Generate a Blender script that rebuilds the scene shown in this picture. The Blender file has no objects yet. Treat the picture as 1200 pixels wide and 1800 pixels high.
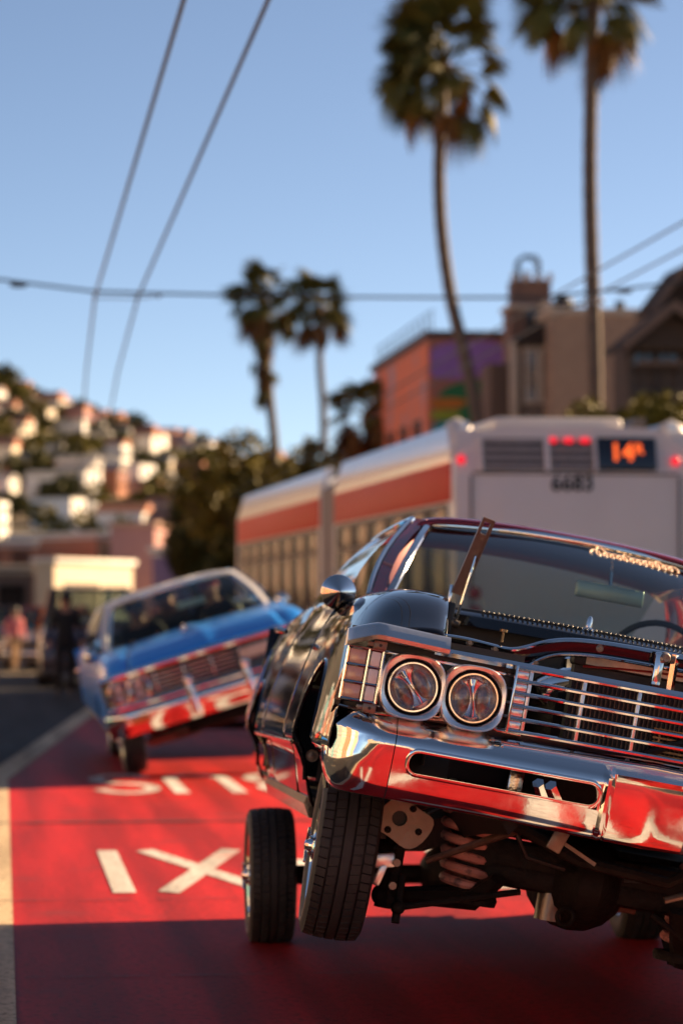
import bpy, bmesh, math, random
from mathutils import Vector, Matrix, Euler, noise
R = math.radians
S = bpy.context.scene
COL = S.collection
rnd = random.Random(11)

# ------------------------------------------------------------------ camera
CAM_H = 1.45
cd = bpy.data.cameras.new("camera")
cam = bpy.data.objects.new("camera", cd)
COL.objects.link(cam)
cam.location = (0, 0, CAM_H)
cam.rotation_euler = (R(90 + 1.91), 0, R(-6.79))
cd.sensor_fit = 'VERTICAL'
cd.sensor_height = 36
cd.sensor_width = 24
cd.lens = 100
cd.clip_start = 0.1
cd.clip_end = 8000
cd.dof.use_dof = True
cd.dof.focus_distance = 8.5
cd.dof.aperture_fstop = 2.7
cd.dof.aperture_blades = 9
S.camera = cam

# ------------------------------------------------------------------ sky and sun
SUN_EL, SUN_AZ = 23.0, 62.0          # degrees; azimuth clockwise from +Y (the street's direction)
W = bpy.data.worlds.new("World")
S.world = W
W.use_nodes = True
wn = W.node_tree.nodes
sky = wn.new('ShaderNodeTexSky')
sky.sky_type = 'NISHITA'
sky.sun_disc = False
sky.sun_elevation = R(SUN_EL)
sky.sun_rotation = R(SUN_AZ)
sky.altitude = 2200
sky.air_density = 0.6
sky.dust_density = 1.0
sky.ozone_density = 2.0
wn['Background'].inputs['Strength'].default_value = 0.05
W.node_tree.links.new(sky.outputs[0], wn['Background'].inputs['Color'])

sl = bpy.data.lights.new("sun", 'SUN')
sl.energy = 5.0
sl.angle = R(0.5)
sl.color = (1.0, 0.76, 0.52)
sun = bpy.data.objects.new("sun", sl)
COL.objects.link(sun)
sd = Vector((math.sin(R(SUN_AZ)) * math.cos(R(SUN_EL)), math.cos(R(SUN_AZ)) * math.cos(R(SUN_EL)), math.sin(R(SUN_EL))))
sun.rotation_euler = (-sd).to_track_quat('-Z', 'Y').to_euler()
sun.location = sd * 60

S.view_settings.view_transform = 'Standard'
S.view_settings.look = 'None'
S.view_settings.gamma = 1
S.view_settings.exposure = 1.75
S.view_settings.use_white_balance = True      # the photograph's warm balance
S.view_settings.white_balance_temperature = 7700
S.render.engine = 'CYCLES'
S.cycles.use_denoising = True
S.cycles.max_bounces = 8
S.cycles.transparent_max_bounces = 14
S.cycles.sample_clamp_indirect = 6

# a pixel of the photograph (1200 x 1800) and a distance along the street give a point
def tp(px, py, D):
    X = D * math.tan(R(6.79) + math.atan((px - 600) / 5000.))
    ax = D * math.cos(R(6.79)) + X * math.sin(R(6.79))
    return (X, D, CAM_H + (1068 - py) / 5000. * ax)
def at(px, D): return tp(px, 1068, D)[:2] + (0,)
def hz(py, D, px=600): return tp(px, py, D)[2]
# ------------------------------------------------------------------ helpers
class G:
    """collects shapes for ONE mesh object"""
    def __init__(s):
        s.v, s.f = [], []
    def add(s, v, f, m=None):
        o = len(s.v)
        s.v += [tuple(m @ Vector(p)) if m else tuple(p) for p in v]
        s.f += [[i + o for i in q] for q in f]
        return s
    def grid(s, rows, cu=False, cv=False, skip=None):
        n, k = len(rows), len(rows[0])
        v = [p for r in rows for p in r]
        f = []
        for i in range(n if cv else n - 1):
            for j in range(k if cu else k - 1):
                if skip and skip(i, j):
                    continue
                a, b = (i + 1) % n, (j + 1) % k
                f.append([i * k + j, i * k + b, a * k + b, a * k + j])
        return s.add(v, f)
    def loft(s, rings, caps=True):
        k = len(rings[0])
        s.grid(rings, cu=True)
        o = len(s.v) - len(rings) * k
        if caps:
            s.f.append([o + j for j in range(k)])
            s.f.append([o + (len(rings) - 1) * k + j for j in range(k)][::-1])
        return s
    def box(s, c, d, rot=None, bev=0, seg=2):
        b = bmesh.new()
        bmesh.ops.create_cube(b, size=1)
        for q in b.verts:
            q.co = Vector((q.co.x * d[0], q.co.y * d[1], q.co.z * d[2]))
        if bev:
            bmesh.ops.bevel(b, geom=b.edges[:], offset=bev, segments=seg, affect='EDGES', profile=.5)
        m = Matrix.Translation(c)
        if rot:
            m = m @ Euler(rot).to_matrix().to_4x4()
        b.verts.index_update()
        s.add([q.co.copy() for q in b.verts], [[q.index for q in f.verts] for f in b.faces], m)
        b.free()
        return s
    def tube(s, pts, r, n=8, closed=False, sq=None):
        P = [Vector(p) for p in pts]
        rs = r if isinstance(r, (list, tuple)) else [r] * len(P)
        rings = []
        up = None
        for i, p in enumerate(P):
            a = P[i - 1] if (i or closed) else p
            b = P[(i + 1) % len(P)] if (i < len(P) - 1 or closed) else p
            t = (b - a).normalized()
            if up is None:
                up = Vector((0, 0, 1)) if abs(t.z) < .9 else Vector((1, 0, 0))
            x = t.cross(up).normalized()
            up = x.cross(t).normalized()
            w, h = sq if sq else (1, 1)
            rings.append([p + (x * math.cos(2 * math.pi * j / n) * w + up * math.sin(2 * math.pi * j / n) * h) * rs[i] for j in range(n)])
        if closed:
            s.grid(rings, cu=True, cv=True)
        else:
            s.loft(rings)
        return s
    def lathe(s, prof, n=24, axis='x', c=(0, 0, 0), closed=False):
        """prof: (radius, height along axis)"""
        rows = []
        for (r, h) in prof:
            row = []
            for j in range(n):
                a = 2 * math.pi * j / n
                u, w = r * math.cos(a), r * math.sin(a)
                p = {'x': (h, u, w), 'y': (u, h, w), 'z': (u, w, h)}[axis]
                row.append(Vector(p) + Vector(c))
            rows.append(row)
        return s.grid(rows, cu=True, cv=closed)
    def cyl(s, a, b, r, n=12):
        return s.tube([a, b], r, n)
    def prism(s, poly, axis, a, b):
        def mk(p, h):
            return {'x': (h, p[0], p[1]), 'y': (p[0], h, p[1]), 'z': (p[0], p[1], h)}[axis]
        return s.loft([[mk(p, a) for p in poly], [mk(p, b) for p in poly]])
    def sph(s, c, d, nu=14, nv=9, m=None):
        rows = []
        for i in range(nv + 1):
            t = math.pi * i / nv
            rr = max(math.sin(t), .002)
            rows.append([Vector((c[0] + d[0] * rr * math.cos(2 * math.pi * j / nu), c[1] + d[1] * rr * math.sin(2 * math.pi * j / nu), c[2] + d[2] * math.cos(t))) for j in range(nu)])
        return s.grid(rows, cu=True)
    def mesh(s, name, mat, smooth=35, recalc=True):
        me = bpy.data.meshes.new(name)
        me.from_pydata(s.v, [], s.f)
        if recalc:
            b = bmesh.new(); b.from_mesh(me)
            bmesh.ops.recalc_face_normals(b, faces=b.faces[:])
            b.to_mesh(me); b.free()
        if smooth:
            me.shade_smooth()
            me.set_sharp_from_angle(angle=R(smooth))
        for m in (mat if isinstance(mat, (list, tuple)) else [mat]):
            me.materials.append(m)
        return me
    def obj(s, name, mat, parent=None, smooth=35, recalc=True, solid=0, label=None):
        o = link(name, s.mesh(name, mat, smooth, recalc), parent)
        if solid:
            md = o.modifiers.new('thickness', 'SOLIDIFY'); md.thickness = solid; md.offset = -1
        if label: o['label'] = label
        return o

def link(name, me, parent=None, loc=None, rot=None, scale=None):
    o = bpy.data.objects.new(name, me)
    COL.objects.link(o)
    if parent: o.parent = parent
    if loc: o.location = loc
    if rot: o.rotation_euler = rot
    if scale: o.scale = scale
    return o
def tag(o, label, cat=None, group=None, kind=None):
    if label: o['label'] = label
    if cat: o['category'] = cat
    if group: o['group'] = group
    if kind: o['kind'] = kind
    return o
def thing(name, label, cat, loc=(0, 0, 0), rz=0, group=None):
    o = link(name, None, None, loc, (0, 0, rz))
    o.empty_display_size = .2
    return tag(o, label, cat, group)
def copy_tree(o, parent=None):
    c = o.copy(); COL.objects.link(c)
    if parent: c.parent = parent
    for ch in list(o.children):
        copy_tree(ch, c)
    return c
def curve(tbl):
    """smooth interpolation through (t, value) pairs"""
    xs = [a for a, b in tbl]; ys = [b for a, b in tbl]; n = len(xs)
    ms = []
    for i in range(n):
        a, b = max(0, i - 1), min(n - 1, i + 1)
        ms.append((ys[b] - ys[a]) / (xs[b] - xs[a]))
    def f(x):
        if x <= xs[0]: return ys[0]
        if x >= xs[-1]: return ys[-1]
        i = max(k for k in range(n - 1) if xs[k] <= x)
        h = xs[i + 1] - xs[i]; t = (x - xs[i]) / h
        return ((2*t**3 - 3*t*t + 1) * ys[i] + (t**3 - 2*t*t + t) * h * ms[i] + (-2*t**3 + 3*t*t) * ys[i + 1] + (t**3 - t*t) * h * ms[i + 1])
    return f
def chaikin(p, it=2):
    for _ in range(it):
        q = [p[0]]
        for a, b in zip(p, p[1:]):
            q.append(tuple(.75 * u + .25 * w for u, w in zip(a, b)))
            q.append(tuple(.25 * u + .75 * w for u, w in zip(a, b)))
        q.append(p[-1]); p = q
    return p
def resample(p, n):
    d = [0]
    for a, b in zip(p, p[1:]): d.append(d[-1] + math.dist(a, b))
    out = []; k = 0
    for i in range(n):
        t = d[-1] * i / (n - 1)
        while k < len(p) - 2 and d[k + 1] < t: k += 1
        u = (t - d[k]) / max(1e-9, d[k + 1] - d[k])
        out.append(tuple(x + (y - x) * u for x, y in zip(p[k], p[k + 1])))
    return out
def lin(a, b, n): return [a + (b - a) * i / (n - 1) for i in range(n)]

# ------------------------------------------------------------------ materials
MATS = {}
def mat(name, col, rough=.5, metal=0., coat=0., var=0., vscale=6., bump=0., bscale=40., col2=None, spec=None, emit=None, estr=1., detail=4, thresh=None):
    m = bpy.data.materials.new(name); m.use_nodes = True
    nt = m.node_tree; n = nt.nodes; L = nt.links.new
    p = n['Principled BSDF']
    p.inputs['Base Color'].default_value = (*col, 1)
    p.inputs['Roughness'].default_value = rough
    p.inputs['Metallic'].default_value = metal
    p.inputs['Coat Weight'].default_value = coat
    p.inputs['Coat Roughness'].default_value = .03
    if spec is not None: p.inputs['Specular IOR Level'].default_value = spec
    if emit:
        p.inputs['Emission Color'].default_value = (*emit, 1); p.inputs['Emission Strength'].default_value = estr
    tc = None
    if var or col2 or bump:
        tc = n.new('ShaderNodeTexCoord')
    if var or col2:
        nz = n.new('ShaderNodeTexNoise'); nz.inputs['Scale'].default_value = vscale; nz.inputs['Detail'].default_value = detail; nz.inputs['Roughness'].default_value = .62
        L(tc.outputs['Object'], nz.inputs['Vector'])
        rp = n.new('ShaderNodeValToRGB')
        c2 = col2 if col2 else tuple(c * (1 - var) for c in col)
        lo, hi = thresh if thresh else (.3, .7)
        rp.color_ramp.elements[0].position = lo; rp.color_ramp.elements[0].color = (*c2, 1)
        rp.color_ramp.elements[1].position = hi; rp.color_ramp.elements[1].color = (*[min(1, c * (1 + (0 if col2 else var * .4))) for c in col], 1)
        L(nz.outputs['Fac'], rp.inputs['Fac']); L(rp.outputs['Color'], p.inputs['Base Color'])
    if bump:
        nb = n.new('ShaderNodeTexNoise'); nb.inputs['Scale'].default_value = bscale; nb.inputs['Detail'].default_value = 5
        L(tc.outputs['Object'], nb.inputs['Vector'])
        bp = n.new('ShaderNodeBump'); bp.inputs['Strength'].default_value = bump; bp.inputs['Distance'].default_value = .02
        L(nb.outputs['Fac'], bp.inputs['Height']); L(bp.outputs['Normal'], p.inputs['Normal'])
    MATS[name] = m
    return m
def glass(name, tint, refl=1.0, rough=.0):
    m = bpy.data.materials.new(name); m.use_nodes = True
    nt = m.node_tree; n = nt.nodes; L = nt.links.new
    n.remove(n['Principled BSDF'])
    tr = n.new('ShaderNodeBsdfTransparent'); tr.inputs['Color'].default_value = (*tint, 1)
    gl = n.new('ShaderNodeBsdfGlossy'); gl.inputs['Roughness'].default_value = rough
    gl.inputs['Color'].default_value = (refl, refl, refl, 1)
    fr = n.new('ShaderNodeFresnel'); fr.inputs['IOR'].default_value = 1.5
    # thin sheet: the same reflectance from either side
    ge = n.new('ShaderNodeNewGeometry'); mi = n.new('ShaderNodeMix'); mi.inputs[2].default_value = 1.5; mi.inputs[3].default_value = 1 / 1.5
    L(ge.outputs['Backfacing'], mi.inputs[0]); L(mi.outputs[0], fr.inputs['IOR'])
    mx = n.new('ShaderNodeMixShader')
    L(fr.outputs[0], mx.inputs[0]); L(tr.outputs[0], mx.inputs[1]); L(gl.outputs[0], mx.inputs[2])
    L(mx.outputs[0], n['Material Output'].inputs['Surface'])
    return m

M_CHROME = mat('chrome', (.83, .81, .79), .04, 1.0, bump=.02, bscale=9)
def dusty(m, lo, hi, scale):
    nt = m.node_tree; n = nt.nodes
    q = n.new('ShaderNodeTexNoise'); q.inputs['Scale'].default_value = scale; q.inputs['Detail'].default_value = 9; q.inputs['Roughness'].default_value = .7
    mr = n.new('ShaderNodeMapRange'); mr.inputs[1].default_value = .38; mr.inputs[2].default_value = .72; mr.inputs[3].default_value = lo; mr.inputs[4].default_value = hi
    nt.links.new(n['Texture Coordinate'].outputs['Object'], q.inputs['Vector']); nt.links.new(q.outputs['Fac'], mr.inputs[0]); nt.links.new(mr.outputs[0], n['Principled BSDF'].inputs['Roughness'])
dusty(M_CHROME, .025, .16, 7)
M_CHROME2 = mat('worn_chrome', (.74, .68, .63), .13, 1.0, col2=(.5, .42, .36), vscale=14, bump=.05, bscale=60)
M_BLACKPAINT = mat('black_gloss_paint', (.006, .006, .009), .3, 0, 1.0, bump=.004, bscale=5, spec=.0)
M_NAVYPAINT = mat('midnight_paint', (.008, .011, .024), .3, .0, 1.0)
M_REDPAINT = mat('candy_red_paint', (.23, .006, .018), .22, .35, 1.0)
M_SATBLACK = mat('satin_black', (.012, .012, .013), .42, bump=.05, bscale=50)
M_RUBBER = mat('tyre_rubber', (.022, .02, .019), .62, col2=(.035, .03, .026), vscale=30, bump=.12, bscale=180)
M_WHITEWALL = mat('whitewall', (.25, .2, .17), .5, var=.3, vscale=20)
M_GREASE = mat('greasy_steel', (.004, .0035, .003), .5, .0, col2=(.014, .010, .008), vscale=22, bump=.3, bscale=60, thresh=(.5, .75), spec=.12)
M_SPRING = mat('pink_spring_paint', (.55, .22, .17), .5, col2=(.07, .045, .035), vscale=26, thresh=(.32, .5), bump=.15, bscale=80)
M_STEEL = mat('dull_steel', (.25, .20, .16), .38, .8, col2=(.2, .16, .12), vscale=18, bump=.1, bscale=50)
M_ALU = mat('satin_aluminium', (.90, .86, .82), .3, 1.0, bump=.03, bscale=70)
M_INTERIOR = mat('dark_upholstery', (.035, .012, .012), .6, bump=.1, bscale=80)
M_INTERIOR2 = mat('black_vinyl', (.02, .02, .022), .5, bump=.1, bscale=80)
M_GLASS = glass('windscreen_glass', (.62, .70, .66), .6)
M_GLASSD = glass('tinted_glass', (.5, .56, .53))
M_LENS = glass('lamp_lens_glass', (.93, .93, .93))
M_REFLECTOR = mat('lamp_reflector', (.93, .91, .89), .2, 1.0, bump=.05, bscale=26)
M_DARKOVAL = mat('dark_oval_gloss', (.16, .11, .09), .1, .35, 1.0, col2=(.32, .25, .22), vscale=55, bump=.25, bscale=70)
M_AMBERLENS = mat('peach_lamp_lens', (.62, .36, .28), .25, coat=.6, col2=(.5, .27, .2), vscale=30)
M_WHITELENS = mat('frosted_lamp_lens', (.85, .8, .74), .3, coat=.6, var=.1, vscale=30)
M_REDLENS = mat('red_lamp_lens', (.5, .01, .01), .2, coat=.7, var=.1, vscale=30)
M_RADIATOR = mat('radiator_black', (.014, .013, .012), .45, bump=.1, bscale=90)
M_FIN = mat('radiator_fin', (.13, .105, .085), .35, .8, var=.4, vscale=40)
M_BRASS = mat('aged_brass', (.32, .2, .1), .35, .9, var=.4, vscale=40)
M_PAPER = mat('cream_sticker', (.75, .68, .58), .6, var=.15, vscale=40)
M_HOSE = mat('red_cable', (.3, .02, .015), .4, var=.2, vscale=30)
M_BLUEPAINT = mat('bright_blue_paint', (.0, .24, .80), .35, .0, .5, bump=.003, bscale=5)
M_WHITEPAINT = mat('white_roof_paint', (.78, .74, .70), .35, 0, .6, var=.05)
M_SCRIPT = mat('cream_orange_vinyl', (.9, .5, .3), .35, col2=(.95, .8, .62), vscale=60)
# ------------------------------------------------------------------ ground, lane, markings
def road_mat(name, c1, c2, grain=260., rough=.75, patch=.7, sat=None, wear=None):
    m = bpy.data.materials.new(name); m.use_nodes = True
    nt = m.node_tree; n = nt.nodes; L = nt.links.new; p = n['Principled BSDF']
    tc = n.new('ShaderNodeTexCoord')
    def nz(sc, det, vec=tc.outputs['Object']):
        q = n.new('ShaderNodeTexNoise'); q.inputs['Scale'].default_value = sc; q.inputs['Detail'].default_value = det; L(vec, q.inputs['Vector']); return q
    mp = n.new('ShaderNodeMapping'); mp.inputs['Scale'].default_value = (1, .22, 1); L(tc.outputs['Object'], mp.inputs['Vector'])
    big = nz(patch, 6, mp.outputs[0]); fine = nz(grain, 2)
    r1 = n.new('ShaderNodeValToRGB'); r1.color_ramp.elements[0].position = .32; r1.color_ramp.elements[1].position = .68
    r1.color_ramp.elements[0].color = (*c2, 1); r1.color_ramp.elements[1].color = (*c1, 1); L(big.outputs['Fac'], r1.inputs[0])
    mx = n.new('ShaderNodeMix'); mx.data_type = 'RGBA'; mx.blend_type = 'MULTIPLY'; mx.inputs[0].default_value = .75
    r2 = n.new('ShaderNodeValToRGB'); r2.color_ramp.elements[0].position = .3; r2.color_ramp.elements[0].color = (.45, .42, .42, 1); r2.color_ramp.elements[1].position = .55
    L(fine.outputs['Fac'], r2.inputs[0]); L(r1.outputs[0], mx.inputs[6]); L(r2.outputs[0], mx.inputs[7])
    out = mx.outputs[2]
    # tyre tracks and drips stretched along the street, coarse speckle
    mp2 = n.new('ShaderNodeMapping'); mp2.inputs['Scale'].default_value = (2.6, .10, 1); L(tc.outputs['Object'], mp2.inputs['Vector'])
    st = nz(1.3, 7, mp2.outputs[0]); sp = nz(34, 6)
    for src, lo, hi, k in ((st, .40, .62, .55), (sp, .36, .50, .5)):
        rr = n.new('ShaderNodeValToRGB'); rr.color_ramp.elements[0].position = lo; rr.color_ramp.elements[0].color = (k, k, k, 1); rr.color_ramp.elements[1].position = hi
        L(src.outputs['Fac'], rr.inputs[0])
        mm = n.new('ShaderNodeMix'); mm.data_type = 'RGBA'; mm.blend_type = 'MULTIPLY'; mm.inputs[0].default_value = 1.0
        L(out, mm.inputs[6]); L(rr.outputs[0], mm.inputs[7]); out = mm.outputs[2]
    if wear:
        w = nz(1.6, 9); rw = n.new('ShaderNodeValToRGB'); rw.color_ramp.elements[0].position = .60; rw.color_ramp.elements[1].position = .72
        L(w.outputs['Fac'], rw.inputs[0])
        m2 = n.new('ShaderNodeMix'); m2.data_type = 'RGBA'; L(rw.outputs[0], m2.inputs[0]); L(out, m2.inputs[6]); m2.inputs[7].default_value = (*wear, 1); out = m2.outputs[2]
    L(out, p.inputs['Base Color'])
    p.inputs['Roughness'].default_value = rough; p.inputs['Specular IOR Level'].default_value = .12
    bp = n.new('ShaderNodeBump'); bp.inputs['Strength'].default_value = .35; bp.inputs['Distance'].default_value = .006
    L(fine.outputs['Fac'], bp.inputs['Height']); L(bp.outputs[0], p.inputs['Normal'])
    return m
M_ASPHALT = road_mat('asphalt', (.055, .052, .05), (.04, .038, .037))
M_LANE = road_mat('red_lane_paint', (.66, .020, .022), (.44, .013, .016), wear=(.20, .018, .02), rough=.6, patch=1.1)
M_LINE = road_mat('white_road_paint', (.80, .62, .42), (.64, .48, .32), wear=(.35, .28, .2))
M_LETTER = road_mat('white_letter_paint', (.84, .80, .76), (.70, .64, .6), wear=(.55, .22, .2))
M_TAR = mat('tar_seal', (.012, .011, .012), .6, bump=.2)
M_CONC = road_mat('concrete_pavement', (.32, .29, .26), (.25, .23, .21), grain=120)
def flat(name, poly, z, m, label=None):
    o = G().add([(x, y, z) for x, y in poly], [list(range(len(poly)))]).obj(name, m, None, 0, recalc=False)
    tag(o, label, None, None, 'structure'); return o
flat('ground', [(-3000, -3000), (3000, -3000), (3000, 4000), (-3000, 4000)], 0, M_ASPHALT)
def lane_l(y): return .055 if y < 24 else .055 + (y - 24) * .082
ys = [-60, -30, -14] + lin(0, 24, 13) + [30, 36, 44, 52, 60]
o = G().grid([[(lane_l(y), y, .004) for y in ys], [(3.72, y, .004) for y in ys]]).obj('bus_lane', M_LANE, None, 0); tag(o, None, kind='structure')
o = G().grid([[(lane_l(y) - .24, y, .008) for y in ys], [(lane_l(y), y, .008) for y in ys]]).obj('lane_line', M_LINE, None, 0); tag(o, None, kind='structure')
o = G().grid([[(3.72, y, .008) for y in ys], [(3.86, y, .008) for y in ys]]).obj('lane_line', M_LINE, None, 0); tag(o, None, kind='structure')
for x in (-3.6, -7.2, 7.9):
    for k in range(12):
        y = -12 + 7.5 * k
        flat('lane_dash', [(x, y), (x + .12, y), (x + .12, y + 3), (x, y + 3)], .004, M_LINE)
flat('stop_line', [(-8, 62), (7, 62), (7, 62.5), (-8, 62.5)], .008, M_LINE)
for yy in (66, 69):
    flat('crosswalk_band', [(-9, yy), (12, yy), (12, yy + 1.0), (-9, yy + 1.0)], .008, M_LINE)
# letters: u to the reader's right (reader faces -Y), v up the letter (towards -Y)
def letter(strokes, X0, W_, Y0, H_):
    """X0: edge with the smaller X; strokes in a unit cell, polylines with width"""
    g = G()
    for st in strokes:
        w = st[0]; pts = [Vector((X0 + W_ * (1 - u), Y0 + H_ * (1 - v))) for u, v in st[1]]
        wy = w * 2.1
        n = len(pts); L_, R_ = [], []
        for i, p in enumerate(pts):
            a = pts[max(0, i - 1)]; b = pts[min(n - 1, i + 1)]
            t = (b - a); t = Vector((t.x, t.y / 2.6)).normalized()
            nr = Vector((-t.y, t.x))
            L_.append((p.x + nr.x * w, p.y + nr.y * wy, .008)); R_.append((p.x - nr.x * w, p.y - nr.y * wy, .008))
        g.grid([L_, R_])
    return g
arc = lambda cx, cy, rx, ry, a0, a1, n=12: [(cx + rx * math.cos(R(a)), cy + ry * math.sin(R(a))) for a in lin(a0, a1, n)]
SW = .058
LT = {
 'I': [(SW, [(.5, 0), (.5, 1)])],
 'X': [(SW, [(.07, 0), (.93, 1)]), (SW, [(.07, 1), (.93, 0)])],
 'A': [(SW, [(.07, 0), (.5, 1), (.93, 0)]), (SW, [(.25, .35), (.75, .35)])],
 'T': [(SW, [(0, .96), (1, .96)]), (SW, [(.5, 0), (.5, .96)])],
 'S': [(SW, arc(.5, .73, .4, .23, 10, 270) + arc(.5, .27, .4, .23, 90, -170)[1:])],
 'U': [(SW, [(.1, 1), (.1, .3)] + arc(.5, .28, .4, .24, 180, 360) + [(.9, .3), (.9, 1)])],
 'B': [(SW, [(.1, 0), (.1, 1)]), (SW, [(.1, .96)] + arc(.5, .75, .38, .21, 90, -90) + [(.1, .54)]), (SW, [(.1, .5)] + arc(.5, .27, .4, .23, 90, -90) + [(.1, .04)])],
 'O': [(SW, arc(.5, .5, .4, .46, 0, 360, 25))],
 'N': [(SW, [(.1, 0), (.1, 1)]), (SW, [(.1, .98), (.9, .02)]), (SW, [(.9, 0), (.9, 1)])],
 'L': [(SW, [(.1, 1), (.1, 0)]), (SW, [(.1, .04), (.95, .04)])],
 'Y': [(SW, [(.05, 1), (.5, .5), (.95, 1)]), (SW, [(.5, .5), (.5, 0)])],
}
def word(txt, spots, Y0):
    for k, (ch, (x0, w)) in enumerate(zip(txt, spots)):
        o = letter(LT[ch], x0, w, Y0, 2.5).obj('road_letter', M_LETTER, None, 0)
        for v in o.data.vertices: v.co.z += .0006 * (v.index % 2)
        tag(o, None, kind='structure')
word('TAXI', [(2.24, .60), (1.52, .60), (.80, .60), (.56, .12)], 14.45)
word('BUS', [(2.02, .56), (1.34, .56), (.72, .54)], 22.1)
word('ONLY', [(2.32, .60), (1.66, .58), (1.10, .46), (.50, .56)], 6.3)
def seam(y, x0, x1, w, dash, seed):
    r_ = random.Random(seed); g = G(); x = x0; yy = y
    while x < x1:
        L_ = r_.uniform(.05, .16) if dash else .12
        yn = yy + r_.uniform(-.008, .008)
        ww = w * r_.uniform(.5, 1.3)
        if not dash or r_.random() < .75:
            g.add([(x, yy - ww, .0105), (x + L_, yn - ww, .0105), (x + L_, yn + ww, .0105), (x, yy + ww, .0105)], [[0, 1, 2, 3]])
        x += L_; yy = yn
    tag(g.obj('pavement_seam', M_TAR, None, 0, recalc=False), None, kind='structure')
seam(19.2, -2, 4.2, .045, False, 1)
seam(14.1, -2, 4.2, .008, True, 2)
seam(29.5, -2, 6, .05, False, 3)
seam(11.2, .1, 3.7, .006, True, 4)
# pavement on the right with its kerb
o = G().box((24.0, 45, .065), (22, 130, .13), None, .02, 1).obj('pavement', M_CONC, None, 0); tag(o, None, kind='structure')
o = G().box((-19.0, 20, .065), (10, 110, .13), None, .02, 1).obj('pavement', M_CONC, None, 0); tag(o, None, kind='structure')
# ------------------------------------------------------------------ articulated bus
M_BUSGREY = mat('bus_grey_paint', (.70, .64, .60), .4, 0, .2, var=.06, vscale=1.2)
M_BUSSILVER = mat('bus_silver', (.60, .62, .66), .28, .6, .4, var=.08, vscale=2)
M_BUSRED = mat('bus_red_paint', (.66, .04, .025), .5, 0, 0, var=.06, vscale=2, spec=.12)
M_BUSDARK = mat('bus_dark_louver', (.10, .085, .08), .5, var=.2)
mat('louver_slat', (.42, .36, .33), .5, var=.15)
M_BUSGLASS = mat('bus_dark_glass', (.014, .012, .012), .2, 0, 0, var=.2, spec=.15)
M_BELLOWS = mat('grey_bellows', (.34, .26, .23), .6, var=.15, vscale=3)
M_LAMPRED = mat('lit_red_lamp', (.6, .01, .02), .3, emit=(1, .02, .05), estr=.3)
M_LED = mat('orange_led', (.8, .1, .02), .4, emit=(1, .14, .03), estr=.42)
M_SIGNGLASS = mat('dark_sign_panel', (.012, .014, .02), .15, 0, .6, var=.2)
def text_obj(txt, size, m, parent, loc, rot, depth=.004, name='lettering'):
    cu = bpy.data.curves.new('txt', 'FONT'); cu.body = txt; cu.size = size; cu.extrude = depth; cu.offset = size * .018; cu.align_x = 'CENTER'; cu.align_y = 'CENTER'
    t = bpy.data.objects.new('txt', cu); COL.objects.link(t)
    dg = bpy.context.evaluated_depsgraph_get()
    me = bpy.data.meshes.new_from_object(t.evaluated_get(dg))
    bpy.data.objects.remove(t); bpy.data.curves.remove(cu)
    me.materials.clear(); me.materials.append(m)
    return link(name, me, parent, loc, rot)
bus = thing('articulated_bus', 'long grey and red articulated city bus with route sign, seen past the cars', 'bus', (4.79, 29.9, 0), R(1.5))
BW = 2.6
def bus_section(y0, y1, name):
    prof = [(.06, .32), (.0, .45), (.0, 3.02), (.03, 3.10), (.30, 3.34), (.6, 3.38), (BW - .6, 3.38), (BW - .30, 3.34), (BW - .03, 3.10), (BW, 3.02), (BW, .45), (BW - .06, .32)]
    return G().prism(prof, 'y', y0, y1).obj(name, M_BUSGREY, bus, 30)
bus_section(.06, 9.2, 'rear_body'); bus_section(10.5, 21.6, 'front_body')
g = G()
for k in range(14):
    e = .05 * (k % 2)
    y = 9.2 + 1.3 * k / 13
    g_ = [(e, y, .5), (e, y, 3.1), (.35, y, 3.3 - e), (BW - .35, y, 3.3 - e), (BW - e, y, 3.1), (BW - e, y, .5)]
    if k: g.add(prev + g_, [[i, i + 1, 7 + i, 6 + i] for i in range(5)])
    prev = g_
g.obj('bellows', M_BELLOWS, bus, 10)
for y0, y1 in ((.3, 9.1), (10.6, 21.4)):
    g = G().prism([(-.012, 3.06), (.0, 3.0), (.02, 3.02), (.22, 3.42), (.16, 3.46), (.10, 3.44)], 'y', y0, y1); g.obj('roof_fairing', M_BUSSILVER, bus, 30)
    g = G().prism([(BW + .012, 3.06), (BW, 3.0), (BW - .02, 3.02), (BW - .22, 3.42), (BW - .16, 3.46), (BW - .10, 3.44)], 'y', y0, y1); g.obj('roof_fairing', M_BUSSILVER, bus, 30)
    G().box((-.006, (y0 + y1) / 2, 2.80), (.016, y1 - y0, .42), None, .004).obj('red_band', M_BUSRED, bus)
    G().box((-.006, (y0 + y1) / 2, .82), (.016, y1 - y0, .62), None, .004).obj('red_band', M_BUSRED, bus)
    n = 6 if y0 < 1 else 7
    for k in range(n):
        a = y0 + .25 + (y1 - y0 - .4) * k / n; b = y0 + .25 + (y1 - y0 - .4) * (k + 1) / n - .12
        w = link('side_window', None, bus); w.empty_display_size = .1
        G().box((-.004, (a + b) / 2, 1.72), (.012, b - a, .96), None, .004).obj('pane', M_BUSGLASS, w)
        G().box((-.004, (a + b) / 2, 2.38), (.012, b - a, .30), None, .004).obj('top_pane', M_BUSGLASS, w)
        for z in (1.22, 2.22, 2.55): G().box((-.010, (a + b) / 2, z), (.022, b - a + .08, .04), None, .004).obj('frame', M_BUSDARK, w)
        for y in (a - .03, b + .03): G().box((-.010, y, 1.9), (.022, .05, 1.3), None, .004).obj('frame', M_BUSDARK, w)
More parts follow.
